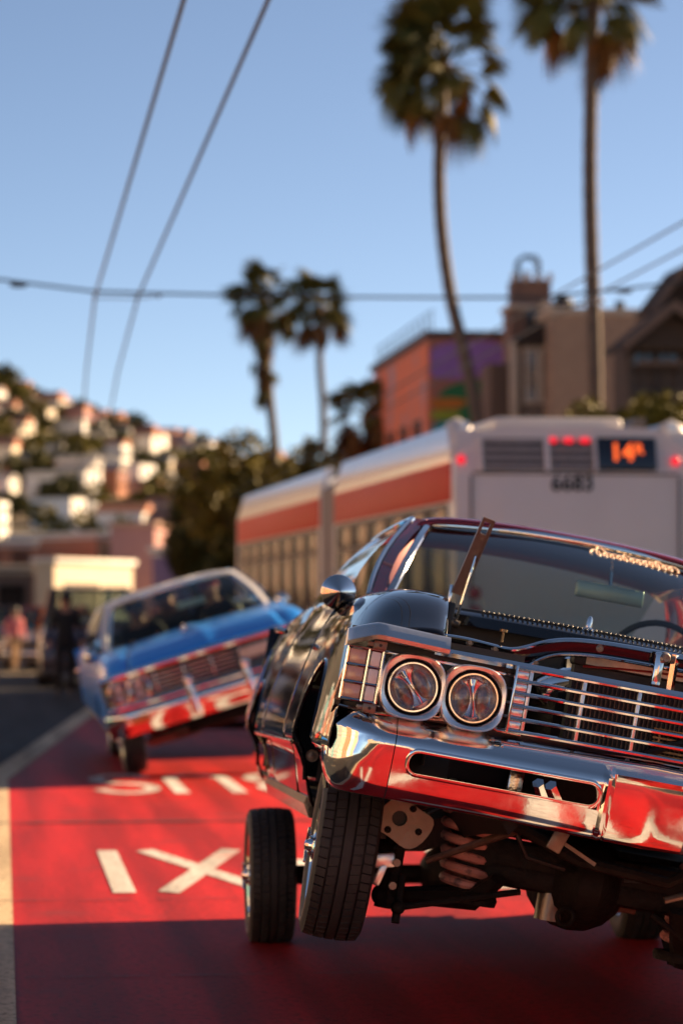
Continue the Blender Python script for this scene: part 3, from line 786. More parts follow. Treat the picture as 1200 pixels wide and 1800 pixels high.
# street front along the left side, seen in the paint and chrome
lx = -24.0
cols_ = [('three-storey peach stucco house on the pavement across from the bus', W_PEACH, 10), ('white stucco house beside the peach one, facing the lowriders', W_WHITE, 8.5), ('tall terracotta house on the pavement across from the bus', W_TERR, 11.5), ('cream shop house on the pavement across from the bus', W_CREAM, 8), ('pink stucco house on the pavement across from the bus', W_PINK, 9.5), ('teal painted house on the pavement across from the bus', W_TEAL, 8.5), ('grey stucco house on the pavement across from the bus', W_GREY, 10.5), ('cream house beside the grey one across from the bus', W_CREAM, 9)]
yy = -26
for i, (lb, wm_, h_) in enumerate(cols_):
    L_ = (10.5, 9, 11, 9.5, 10, 9, 11, 10)[i]
    building(lb, lx - 8, lx, yy, yy + L_ - .1, h_, wm_, 2, 3, 'e', 0, True, ww=1.3, wh=1.7); yy += L_
yy = -62
for i, (lb, wm_, h_) in enumerate([('cream apartment house facing the cars from the near end of the street', W_CREAM, 11), ('white apartment house facing the cars from the near end of the street', W_WHITE, 9), ('peach apartment house facing the cars from the near end of the street', W_PEACH, 12)]):
    building(lb, -20 + 14 * i, -6.2 + 14 * i, yy - 10, yy, h_, wm_, 4, 3, 'e', R(180), True, ww=1.4, wh=1.7)

yy = 56
far_ = [('long white stucco front further up the street across from the trees', W_WHITE, 9), ('peach front further up the street across from the trees', W_PEACH, 11), ('cream front further up the street across from the trees', W_CREAM, 8), ('terracotta front further up the street across from the trees', W_TERR, 12), ('pink front further up the street across from the trees', W_PINK, 9), ('teal front further up the street across from the trees', W_TEAL, 10), ('grey front at the end of the row across from the trees', W_GREY, 8)]
for i, (lb, wm_, h_) in enumerate(far_):
    building(lb, -24, -16, yy, yy + 14.5, h_, wm_, 2, 3, 'e', 0, True, ww=1.3, wh=1.7); yy += 15
# ------------------------------------------------------------------ hill with houses
def hill_h(X, Y):
    a = X / Y * 5000 + 5          # bearing as a column of the photo's scale
    rid = curve([(-3000, 60), (-1500, 100), (-600, 96), (-100, 84), (0, 79.5), (60, 76), (150, 69), (240, 63), (340, 58.5), (480, 50), (700, 40), (1200, 30), (2500, 20), (5000, 8)])(a)
    t = max(0, min(1, (Y - 240) / 860.))
    s_ = (.30 * t + .70 * t * t * (3 - 2 * t)) if Y < 1100 else 1 - min(1, (Y - 1100) / 900.) * .5
    return -1 + (rid - CAM_H + 1.5) * s_ + 2.2 * s_ * noise.noise(Vector((X * .012, Y * .012, 0)))
rows = []
for Y in lin(225, 1900, 46): rows.append([(X * (Y / 1100.), Y, hill_h(X * (Y / 1100.), Y)) for X in lin(-700, 900, 70)])
o = G().grid(rows).obj('hill', mat('hill_scrub', (.055, .05, .025), .9, col2=(.10, .065, .04), vscale=.03, detail=8), None, 60); tag(o, None, kind='structure')
def zone(Y, t=0):
    return (('at the foot of the hill', 'low on the hillside', 'halfway up the hillside', 'high on the hillside', 'on the crest of the hill') if not t else ('among houses at the foot of the hill', 'between houses low on the hillside', 'between houses halfway up the hillside', 'between houses high on the hillside', 'among houses on the crest of the hill'))[0 if Y < 480 else 1 if Y < 640 else 2 if Y < 820 else 3 if Y < 1010 else 4]
H_WHITE, H_CREAM, H_PEACH = wallm('white_house_paint', (.88, .84, .78), .05), wallm('cream_house_paint', (.85, .72, .55), .05), wallm('peach_house_paint', (.80, .52, .38), .05)
def house_mesh(k):
    r_ = random.Random(500 + k)
    w, d, h = r_.uniform(5, 8), r_.uniform(8, 11), r_.uniform(5.5, 9)
    wall = G().box((0, 0, h / 2 - 2), (w, d, h + 4)).mesh('wall', [H_WHITE, H_CREAM, H_PEACH, H_WHITE, W_PINK, W_TERR, H_CREAM, W_TEAL, H_WHITE, W_GREY][k % 10], 0)
    if k % 3 == 0:
        rf = G().box((0, 0, h + .15), (w + .5, d + .5, .3)).mesh('roof', M_SHING, 0)
    else:
        ph = r_.uniform(1.5, 2.6)
        rf = G().prism([(-w / 2 - .4, h), (0, h + ph), (w / 2 + .4, h)], 'y', -d / 2 - .4, d / 2 + .4).mesh('roof', [M_SHING, W_TERR, W_GREY][k % 3], 0)
    g = G()
    for fl in range(2):
        for x in (-w / 4, w / 4):
            g.box((x, -d / 2 - .03, h * (.3 + .42 * fl)), (1.3, .1, 1.5))
        for y in lin(-d / 3, d / 3, 3):
            g.box((w / 2 + .03, y, h * (.3 + .42 * fl)), (.1, 1.2, 1.5))
    wn_ = g.mesh('windows', M_PANE, 0)
    return wall, rf, wn_
HMS = [house_mesh(k) for k in range(12)]
hr = random.Random(77)
placed = []
tries = 0
KINDS = ['white', 'cream', 'peach', 'white', 'pink', 'terracotta', 'cream', 'teal', 'white', 'grey']
while len(placed) < 215 and tries < 9000:
    tries += 1
    px = hr.uniform(-150, 560); Y = 400 + 730 * hr.random() ** .8
    X = (px - 5) / 5000. * Y
    if any(math.hypot(X - a, Y - b) < 11.5 for a, b in placed): continue
    placed.append((X, Y))
    k = hr.randrange(12); k = 0 if (k == 7 and hr.random() < .7) else k; a = R(hr.uniform(50, 80))
    h = thing('hillside_house', KINDS[k % 10] + ' house with ' + ('flat' if k % 3 == 0 else 'pitched') + ' roof ' + zone(Y), 'house', (X, Y, hill_h(X, Y)), a, 'houses on the hillside')
    h.scale = [hr.uniform(.6, .9)] * 3
    for nm, me in zip(('wall', 'roof', 'window_panes'), HMS[k]):
        c_ = link(nm, me, h)
        if nm == 'window_panes': c_['kind'] = 'stuff'
TM = []
for k in range(4):
    r_ = random.Random(900 + k); g = G(); crown(g, (0, 0, 5.2), (4.4, 4.4, 4.2), 420, .75, r_, clumps=8)
    t = G().tube([(0, 0, -1.5), (.2, 0, 2.5), (0, .2, 5)], [.4, .3, .15], 6)
    TM.append((t.mesh('trunk', M_BARK), g.mesh('crown', [M_LEAFD, M_LEAF, M_LEAFD, M_LEAFY][k], 0, recalc=False)))
cnt = 0; tries = 0
while cnt < 250 and tries < 20000:
    tries += 1
    px = hr.uniform(-160, 580); Y = 270 + 880 * hr.random() ** .7
    X = (px - 5) / 5000. * Y
    if any(math.hypot(X - a, Y - b) < 6.5 for a, b in placed): continue
    if px < 75 and Y > 1000: pass
    placed.append((X, Y)) if False else None
    k = hr.randrange(4); s_ = hr.uniform(.6, 1.25) * (1.3 if (px < 60 and Y > 950) else 1)
    t = thing('hillside_tree', ('dark green', 'olive green', 'dark green', 'yellow-green')[k] + ' tree ' + zone(Y, 1), 'tree', (X, Y, hill_h(X, Y) - .5), hr.uniform(0, 6), 'trees on the hillside')
    t.scale = (s_, s_, s_ * hr.uniform(.8, 1.2))
    for nm, me in zip(('trunk', 'crown'), TM[k]): link(nm, me, t)
    cnt += 1
# ------------------------------------------------------------------ wheels (shared meshes)
def tyre_mesh():
    W2, RO, RI = .098, .292, .178
    # profile from outer bead over the tread to the inner bead: (x, radius, rib?)
    side = [(-.070, RI), (-.084, RI + .012), (-.094, RI + .035), (-.1, RI + .062), (-.098, RI + .085), (-.092, RO - .018)]
    tread = []
    ribs = [(-.088, -.058), (-.051, -.021), (-.014, .014), (.021, .051), (.058, .088)]
    for k, (a, b) in enumerate(ribs):
        cr = lambda x: RO - .010 * (abs(x) / .09) ** 2.4
        tread += [(a, cr(a), k), (b, cr(b), k)]
        if k < 4:
            tread += [(b + .0012, RO - .013, -1), (ribs[k + 1][0] - .0012, RO - .013, -1)]
    prof = [(x, r, -1) for x, r in side] + tread + [(-x, r, -1) for x, r in side[::-1]]
    pitch = 58
    rows = []
    for (x, r, k) in prof:
        row = []
        for j in range(pitch):
            for q, (u, low) in enumerate([(0, 0), (.80, 0), (.84, 1), (.96, 1)]):
                ph = (.0, .3, .62, .15, .5)[k] if k >= 0 else 0
                sk = (x * 3.2) if k in (0, 4) else (x * -4.5)
                a = 2 * math.pi * (j + u + ph + sk) / pitch
                rr = r
                if k >= 0 and low:
                    rr = r - (.008 if k in (0, 4) else (.0 if (k == 2) else .004))
                row.append((x, rr * math.cos(a), rr * math.sin(a)))
        rows.append(row)
    # side rows share the angle of row 0
    g = G(); g.grid(rows, cu=True)
    return g.mesh('tyre', M_RUBBER, smooth=28)
TYRE = tyre_mesh()
g = G().lathe([(.2365, -.0992), (.239, -.1012), (.247, -.1012), (.2495, -.0988)], 72, 'x')
WALL = g.mesh('whitewall', M_WHITEWALL)
g = G().lathe([(.182, -.066), (.19, -.084), (.186, -.09), (.176, -.084), (.17, -.07), (.163, -.066), (.158, -.03), (.152, .0), (.158, .05), (.17, .07), (.186, .085), (.182, .07)], 72, 'x')
RIM = g.mesh('rim', M_CHROME)
g = G()
for i in range(60):
    a = 2 * math.pi * i / 60
    b = a + (.38 if i % 2 else -.38)
    xo, xi, ri = ((-.062, -.085, .04), (-.03, -.03, .045))[(i // 2) % 2]
    g.tube([(xo, .163 * math.cos(a), .163 * math.sin(a)), (xi, ri * math.cos(b), ri * math.sin(b))], .0024, 5)
SPOKES = g.mesh('wire_spokes', M_CHROME)
g = G().lathe([(.002, -.125), (.022, -.122), (.03, -.112), (.034, -.1), (.046, -.094), (.05, -.08), (.05, .0), (.06, .01), (.06, .04), (.002, .04)], 28, 'x')
for a in (0, 2.094, 4.189):
    g.box((-.116, .04 * math.cos(a), .04 * math.sin(a)), (.012, .05, .016), (a, 0, 0), .004)
HUB = g.mesh('knock_off_hub', M_CHROME)
g = G().lathe([(.06, .012), (.15, .012), (.155, .02), (.155, .07), (.06, .07)], 32, 'x')
DRUM = g.mesh('brake_drum', M_GREASE)
def wheel(parent, Mloc, side):
    """side -1: outer face towards -x"""
    w = link('wheel', None, parent)
    w.empty_display_size = .1
    m = Mloc.copy()
    if side > 0: m = m @ Matrix.Rotation(math.pi, 4, 'Z')
    w.matrix_local = m
    for n, me in (('tyre', TYRE), ('whitewall', WALL), ('rim', RIM), ('wire_spokes', SPOKES), ('hub', HUB), ('brake_drum', DRUM)):
        link(n, me, w)
    return w

# ------------------------------------------------------------------ the classic hardtop body
ZT = curve([(-.05, .836), (.08, .885), (.28, .960), (.5, .992), (1.0, 1.008), (1.5, 1.010), (2.4, 1.0), (3.0, 1.01), (3.5, 1.045), (4.2, 1.035), (5.0, .985), (5.4, .95)])
WD = curve([(0, .975), (.5, .995), (1.5, 1.0), (3.2, .995), (4.3, .99), (5.4, .945)])
FA, RA = .88, 3.90
def zbot(y):
    for ya, rr, zc in ((FA, .405, .325), (RA, .37, .30)):
        d = abs(y - ya)
        if d < rr: return zc + math.sqrt(rr * rr - d * d)
    if y < FA - .4: return .40
    if y > RA + .5: return .33
    return .235
def side_prof(y, xin, n=44):
    zt, w = ZT(y), WD(y)
    base = [(.875, .20), (.885, .235), (.915, .255), (.955, .405), (.97, .436), (1.0, .448), (1.010, .462), (1.008, .52), (.997, .62), (.978, .72), (.952, .82), (.92, .90), (.88, .955), (.83, .985), (.76, 1.0)]
    p = [(x * w, z if z < .5 else .5 + (z - .5) * (zt - .5) / .5) for x, z in base if x * w > xin + .055]
    p += [(xin + .03, zt - .0), (xin + .006, zt - .006), (xin, zt - .016), (xin, zt - .07)]
    p = chaikin(p, 2)
    zb = zbot(y)
    for i in range(len(p) - 1):
        if p[i][1] <= zb < p[i + 1][1]:
            t = (zb - p[i][1]) / (p[i + 1][1] - p[i][1])
            st = (p[i][0] + (p[i + 1][0] - p[i][0]) * t, zb)
            p = [st] + p[i + 1:]
            break
    return resample(p, n)
def stations(a, b):
    ys = set(lin(a, b, int((b - a) / .045) + 2))
    for ya, rr in ((FA, .405), (RA, .37)):
        for k in range(0, 33):
            y = ya + rr * math.cos(math.pi * k / 32) * .9995
            if a < y < b: ys.add(y)
        for e in (-1, 1):
            for q in (rr + .002,):
                y = ya + e * q
                if a < y < b: ys.add(y)
    return sorted(ys)
def front_round(x, y):
    return y + .075 * max(0, (abs(x) - .87) / .12) ** 2 * max(0, 1 - y / .22)
def side_panel(sgn, y0, y1, xinf):
    g = G()
    rows = []
    for y in stations(y0, y1):
        rows.append([(sgn * x, front_round(x, y) if z > .812 else max(front_round(x, y), .075), z) for x, z in side_prof(y, xinf(y))])
    return g.grid(rows)
def arch_lip(sgn, ya, rr, zc):
    pts = []
    for k in range(25):
        a = math.pi * k / 24
        y, z = ya - rr * math.cos(a), zc + rr * math.sin(a) * .999
        p = side_prof(y + (1e-3 if k < 12 else -1e-3), .66)
        pts.append((sgn * (p[0][0] - .004), y, z))
    return G().tube(pts, .009, 6)

def classic_car(root, paint, roofpaint, hood, seatmat, glassmat):
    """the body that both low cars share; car frame: nose at y=0, tail at y=5.4, x across, z up"""
    xf = curve([(0, .70), (.6, .64), (1.3, .56), (1.8, .55)])
    for s in (-1, 1):
        fd = side_panel(s, -.02, 1.72, xf).obj('front_fender', paint, root, 40, solid=.004)
        arch_lip(s, FA, .405, .325).obj('arch_lip', paint, fd)
        dr = side_panel(s, 1.732, 3.05, lambda y: .845).obj('door', paint, root, 40, solid=.004)
        G().tube([(s * 1.0, 2.72, .86), (s * 1.03, 2.74, .862), (s * 1.03, 2.86, .862), (s * 1.0, 2.88, .86)], .011, 8).obj('handle', M_CHROME, dr)
        G().tube([(s * .992, y, .446) for y in lin(1.36, 3.5, 12)], .012, 6, sq=(1.3, .8)).obj('side_moulding', M_CHROME, root)
        qp = side_panel(s, 3.062, 5.36, curve([(3.0, .80), (3.6, .70), (4.3, .62), (5.4, .62)])).obj('quarter_panel', paint, root, 40, solid=.004)
        arch_lip(s, RA, .37, .30).obj('arch_lip', paint, qp)
        # wheel housings
        for ya, rr, zc, xi in ((FA, .42, .325, .56), (RA, .385, .30, .60)):
            g = G()
            g.grid([[(s * x, ya - rr * math.cos(R(a)), zc + rr * math.sin(R(a))) for a in range(0, 181, 10)] for x in (.90, .8, xi)])
            g.add([(s * xi, ya, zc)] + [(s * xi, ya - rr * math.cos(R(a)), zc + rr * math.sin(R(a))) for a in range(0, 181, 10)], [[0, k, k + 1] for k in range(1, 19)])
            g.obj('wheel_housing', M_SATBLACK, root)
        g = G().lathe([(.002, 0), (.012, .001), (.014, .006), (.02, .006), (.022, .0)], 16, 'y', (s * .93, FA + .372, .41))
        g.obj('bolt', M_STEEL, root)
        # rocker
        g = G().prism([(s * .86, .20), (s * .90, .20), (s * .925, .245), (s * .92, .27), (s * .86, .27)], 'y', 1.30, 3.52)
        g.obj('rocker_trim', M_CHROME2, root)
        # pillars, drip rail, side glass
        A0, A1 = Vector((s * .755, 1.72, 1.0)), Vector((s * .585, 2.36, 1.352))
        g = G()
        rings = []
        for t in lin(0, 1, 9):
            c = A0.lerp(A1, t) + Vector((s * .03 * math.sin(math.pi * t), 0, 0))
            rings.append([c + Vector((s * .03, .05, .0)), c + Vector((s * .028, -.0, .012)), c + Vector((-s * .012, -.035, .014)), c + Vector((-s * .03, -.03, 0)), c + Vector((-s * .02, .05, -.01))])
        g.loft(rings); g.obj('windscreen_pillar', roofpaint, root)
        rail = [A0 + Vector((s * .035, .055, .01))] + [A0.lerp(A1, t) + Vector((s * (.036 + .03 * math.sin(math.pi * t)), .052, .012)) for t in lin(.1, 1, 7)] + [Vector((s * .64, y, 1.352 - .02 * max(0, y - 3) ** 2)) for y in (2.6, 2.9, 3.2, 3.5, 3.7)]
        G().tube(rail, .011, 8).obj('drip_rail', M_CHROME, root)
        gw = G().grid([[(s * (.86 - (.86 - .645) * t + .03 * math.sin(math.pi * t)), 1.84 + (2.44 - 1.84) * t + (3.62 - 1.84 - (2.44 - 1.84) * t - .22 * t) * u, 1.0 + .335 * t) for u in lin(0, 1, 9)] for t in lin(0, 1, 7)])
        gw.obj('side_window', M_GLASSD, root)
        # sail panel
        g = G().grid([[(s * (.80 - .165 * t + .035 * math.sin(math.pi * t)), 3.52 + (3.30 - 3.52) * t + ((4.42 - 3.52) + ((3.66 - 3.30) - (4.42 - 3.52)) * t) * u, 1.03 + .31 * t + .02 * math.sin(math.pi * u)) for u in lin(0, 1, 8)] for t in lin(0, 1, 8)])
        g.obj('sail_panel', roofpaint, root, 40, solid=.004)
        G().box((s * .70, 1.0, .40), (.05, .9, .02)).obj('splash_shield', M_SATBLACK, root)
        # inner fender
        g = G().grid([[(s * (xf(y) - .004), y, z) for z in (.45, .6, .75, ZT(y) - .075)] for y in lin(.16, 1.5, 14)])
        g.obj('inner_fender', M_SATBLACK, root, solid=.003)
    # windscreen
    def wb(u): return Vector((.715 * u, 1.42 + .30 * abs(u) ** 2.3, 1.015 - .012 * abs(u) ** 3))
    def wt(u): return Vector((.552 * u, 2.20 + .10 * u * u, 1.372 - .028 * u * u))
    rows = []
    for t in lin(0, 1, 13):
        rows.append([wb(u).lerp(wt(u), t) + Vector((0, -.05 * math.sin(math.pi * t), .03 * math.sin(math.pi * t))) for u in lin(-1, 1, 29)])
    ws = G().grid(rows).obj('windscreen', glassmat, root, 60)
    for s in (-1, 1):
        pts = [r[0 if s < 0 else -1] for r in rows]
        G().tube([p + Vector((s * .014, -.004, .002)) for p in pts], .016, 8, sq=(1.0, .55)).obj('windscreen_trim', M_CHROME, root)
    G().tube([p + Vector((0, -.01, .006)) for p in rows[-1]], .012, 8, sq=(.7, 1.1)).obj('windscreen_trim', M_CHROME, root)
    G().tube([p + Vector((0, -.008, -.004)) for p in rows[0]], .009, 8).obj('windscreen_trim', M_SATBLACK, root)
    # roof
    rows = []
    for y in lin(2.19, 3.72, 20):
        row = []
        for u in lin(-1, 1, 25):
            x = .642 * math.copysign(abs(u) ** .95, u)
            z = 1.41 - .028 * u * u - .042 * abs(u) ** 9 - .02 * max(0, (y - 3.0) / .72) ** 2
            yy = y + (.10 * u * u if y < 3 else .10 * u * u * max(0, (3.72 - y) / .72))
            e = max(0, (2.30 - y) / .11)
            z -= .022 * e * e
            row.append((x, yy, z))
        rows.append(row)
    rf = G().grid(rows).obj('roof', roofpaint, root, 40, solid=.012)
    G().grid([[(x * .97, y, 1.375 - .04 * (x / .62) ** 2) for x in lin(-.6, .6, 9)] for y in lin(2.3, 3.68, 8)]).obj('headliner', M_INTERIOR2, root)
    rows = []
    for t in lin(0, 1, 9):
        rows.append([(u * (.62 - .0 * t), 3.70 + .66 * t - .1 * (u * u) * (1 - t) * 0 + .06 * t, 1.385 - .345 * t - .03 * u * u * (1 - t) - .02 * u * u * t + .02 * math.sin(math.pi * t)) for u in lin(-1, 1, 17)])
    G().grid(rows).obj('rear_window', glassmat, root, 60)
    # deck, tail, floor
    G().grid([[(x, y, ZT(y) + .012 - .012 * (x / .6) ** 2) for x in lin(-.605, .605, 13)] for y in lin(4.40, 5.34, 12)]).obj('boot_lid', paint, root, 40, solid=.004)
    G().grid([[(x, 5.36 - .04 * (abs(x) / .92) ** 3, z) for x in lin(-.92, .92, 15)] for z in (.42, .6, .78, .95)]).obj('tail_panel', paint, root, 40, solid=.004)
    for s in (-1, 1):
        for k in range(3):
            G().box((s * (.48 + .16 * k), 5.372 - .01 * k, .70), (.13, .03, .12), None, .012).obj('tail_light', M_REDLENS, root)
    G().tube([(-.88, 5.25, .47), (-.88, 5.40, .47), (-.5, 5.47, .47), (0, 5.48, .47), (.5, 5.47, .47), (.88, 5.40, .47), (.88, 5.25, .47)], .08, 10, sq=(.5, 1.0)).obj('rear_bumper', M_CHROME, root)
    G().box((0, 3.3, .262), (1.72, 3.7, .02)).obj('floor_pan', M_GREASE, root)
    # cowl and firewall
    g = G().grid([[(x, 1.40 + .30 * abs(x / .715) ** 2.3 - d + .02, z) for x in lin(-.60, .60, 25)] for d, z in ((.0, 1.008), (.07, 1.006), (.13, .998), (.16, .985), (.165, .95))])
    cw = g.obj('cowl_panel', M_BLACKPAINT, root, 40)
    g = G()
    for x in lin(-.42, .44, 52):
        g.box((x, 1.40 + .30 * abs(x / .715) ** 2.3 - .085, 1.008), (.007, .04, .008), None, .002, 1)
    g.obj('vent_ribs', M_SATBLACK, cw)
    g = G().lathe([(.001, .040), (.006, .038), (.010, .028), (.011, .0), (.022, -.008), (.03, -.014)], 16, 'z', (-.05, 1.36, 1.02))
    g.obj('wiper_post', M_CHROME, cw)
    G().box((0, 1.47, .70), (1.12, .03, .56)).obj('firewall', M_SATBLACK, root)
    G().grid([[(x, y, z) for x in lin(-.70, .70, 9)] for y, z in ((1.62, 1.0), (1.80, 1.01), (1.95, .99), (2.0, .93), (2.0, .7))]).obj('dashboard', M_INTERIOR, root, 40)
    st = G().lathe([(.196, -.01), (.21, 0), (.196, .01), (.186, 0)], 40, 'y', (.36, 2.14, .93), closed=True)
    for a in (0.2, 2.94, 4.71):
        st.tube([(.36, 2.11, .93), (.36 + .19 * math.cos(a), 2.14, .93 + .19 * math.sin(a))], .011, 6)
    st.cyl((.36, 2.13, .93), (.36, 1.9, .88), .03)
    st.obj('steering_wheel', M_INTERIOR2, root)
    for y0 in (2.62, 3.55):
        g = G().box((0, y0, .50), (1.3, .55, .22), None, .06, 3)
        g.obj('bench_seat', seatmat, root)
        G().box((0, y0 + .33, .77), (1.3, .16, .56), (R(-14), 0, 0), .06, 3).obj('seat_back', seatmat, root)
    # rear-view mirror
    g = G().box((0.12, 2.04, 1.195), (.26, .022, .062), None, .010, 3)
    mr = g.obj('rear_view_mirror', mat('mirror_back', (.55, .72, .66), .3, .3, .4, var=.2) if 'mirror_back' not in MATS else MATS['mirror_back'], root)
    G().tube([(.12, 2.05, 1.21), (.12, 2.08, 1.28), (.12, 2.11, 1.325)], .007, 8).obj('stem', M_CHROME, mr)
    # chassis
    for s in (-1, 1):
        G().tube([(s * .40, .06, .36), (s * .42, .45, .34), (s * .43, .9, .30), (s * .48, 1.4, .22), (s * .56, 1.7, .19), (s * .56, 3.2, .19), (s * .50, 3.6, .36), (s * .48, 4.4, .38), (s * .46, 5.2, .34)], .062, 4, sq=(.9, 1.1)).obj('frame_rail', M_GREASE, root)
    G().box((0, .92, .20), (.86, .2, .12), None, .03).obj('crossmember', M_GREASE, root)
    G().tube([(-.8, RA, -.12), (.8, RA, .1)], .045, 12) if False else None
    if hood:
        rows = []
        for y in lin(.0, 1.44, 16):
            rows.append([(u * (xf(y) - .008), y + (.03 * (1 - abs(u)) * 0), ZT(y) + .018 - .018 * u * u + .016 * max(0, 1 - abs(u) / .14) ** 1.0) for u in lin(-1, 1, 27)])
        G().grid(rows).obj('bonnet', paint, root, 30, solid=.006)
    return xf

def wheel_mats(root, world_spots):
    Mi = root.matrix_world.inverted()
    out = []
    return Mi
def pose(roll, pitch, yaw, ref, world):
    m = Matrix.Rotation(R(yaw), 4, 'Z') @ Matrix.Rotation(R(pitch), 4, 'X') @ Matrix.Rotation(R(roll), 4, 'Y')
    return Matrix.Translation(Vector(world) - m.to_3x3() @ Vector(ref)) @ m
def rrect(x0, x1, z0, z1, r, n=6):
    out = []
    for cx, cz, a0 in ((x1 - r, z1 - r, 0), (x0 + r, z1 - r, 90), (x0 + r, z0 + r, 180), (x1 - r, z0 + r, 270)):
        for k in range(n + 1):
            a = R(a0 + 90 * k / n)
            out.append((cx + r * math.cos(a), cz + r * math.sin(a)))
    return out
def headlight(parent, x, y, z, bar):
    h = link('headlight', None, parent); h.empty_display_size = .05; h.location = (x, y, z)
    G().lathe([(.0735, .03), (.076, .004), (.0745, -.004), (.070, -.004), (.0675, .002), (.067, .03)], 48, 'y').obj('retaining_ring', M_CHROME, h)
    G().lathe([(.0785, .05), (.0785, .0), (.0765, -.001), (.0755, .006), (.0755, .05)], 48, 'y').obj('rubber_gasket', M_SATBLACK, h)
    G().lathe([(.068, .004), (.062, -.004), (.048, -.011), (.03, -.016), (.012, -.0185), (.001, -.019)], 48, 'y').obj('lens', M_LENS, h, 60)
    rf = G().lathe([(.068, .006), (.064, .018), (.05, .026), (.03, .030), (.012, .031), (.001, .031)], 48, 'y').obj('reflector', M_REFLECTOR, h, 60)
    a = R(bar)
    ux, uz = math.cos(a), math.sin(a)          # along the bar, towards its wide end
    def Q(u, v, y): return (u * ux - v * uz, y, u * uz + v * ux)
    rows = []
    for t in lin(-1, 1, 15):
        u = .056 * t; w = .003 + .013 * max(0, t - .1) ** 1.6; c = .004 * math.sin(2 * t)
        rows.append([Q(u, c - w, .010 + .006 * t * t), Q(u, c - w * .5, .002 + .006 * t * t), Q(u, c + w * .5, .002 + .006 * t * t), Q(u, c + w, .010 + .006 * t * t)])
    G().grid(rows).obj('tapered_bar', M_CHROME, h, 60)
    for sv in (-1, 1):  # a dark glossy oval on either side of the tapered bar
        rows = []
        for k in range(7):
            r_ = math.sin(math.pi / 2 * (1 - k / 6.)) if k < 6 else .01
            yy = .026 - .020 * math.sin(math.pi / 2 * k / 6.)
            rows.append([Q(-.006 + .050 * r_ * math.cos(2 * math.pi * q_ / 28), sv * (.030 + .0235 * r_ * math.sin(2 * math.pi * q_ / 28)), yy) for q_ in range(28)])
        G().grid(rows, cu=True).obj('dark_oval', M_DARKOVAL, h, 60)
    return h

# ------------------------------------------------------------------ black low car, front corner in the air
MA = pose(10.5, -1.7, -1.8, (0, 0, .68), (1.975, 8.4, 1.075))
car = thing('lowrider_car', 'black classic car with red roof, bonnet removed, one front wheel lifted off the lane', 'car')
car.matrix_basis = MA
MAi = MA.inverted()
xf = classic_car(car, M_BLACKPAINT, M_REDPAINT, False, M_INTERIOR, M_GLASS)

# bumper
YB = lambda x: -.035 * (1 - abs(x) / .79)
PB = [(-.13, .580), (-.105, .594), (-.078, .594), (-.03, .556), (.000, .528), (.010, .512), (.010, .488), (.003, .454), (-.004, .420), (-.014, .375), (-.022, .352), (-.04, .335), (-.08, .332)]
xs = sorted(set([round(v, 4) for v in lin(-.79, .79, 41)] + [s * v for s in (-1, 1) for v in (.745, .165, .148, .138, .128, .118, .108)]))
rows = []
for x in xs:
    ax = abs(x); row = []
    for k, (o, z) in enumerate(PB):
        if k >= 5:
            if ax <= .119: o -= .030
            elif ax <= .129: o -= .012
            elif ax <= .149: o += .014 * (1 if k < 12 else 0)
        if k >= 8: z -= .012 * max(0, 1 - ax / .5)
        row.append((x, YB(x) - o, z))
    rows.append(row)
def skip(i, j):
    xm = abs((xs[i] + xs[i + 1]) / 2)
    return j in (6, 7) and .165 < xm < .745
bm_ = G().grid(rows, skip=skip).obj('bumper', M_CHROME, car, 50)
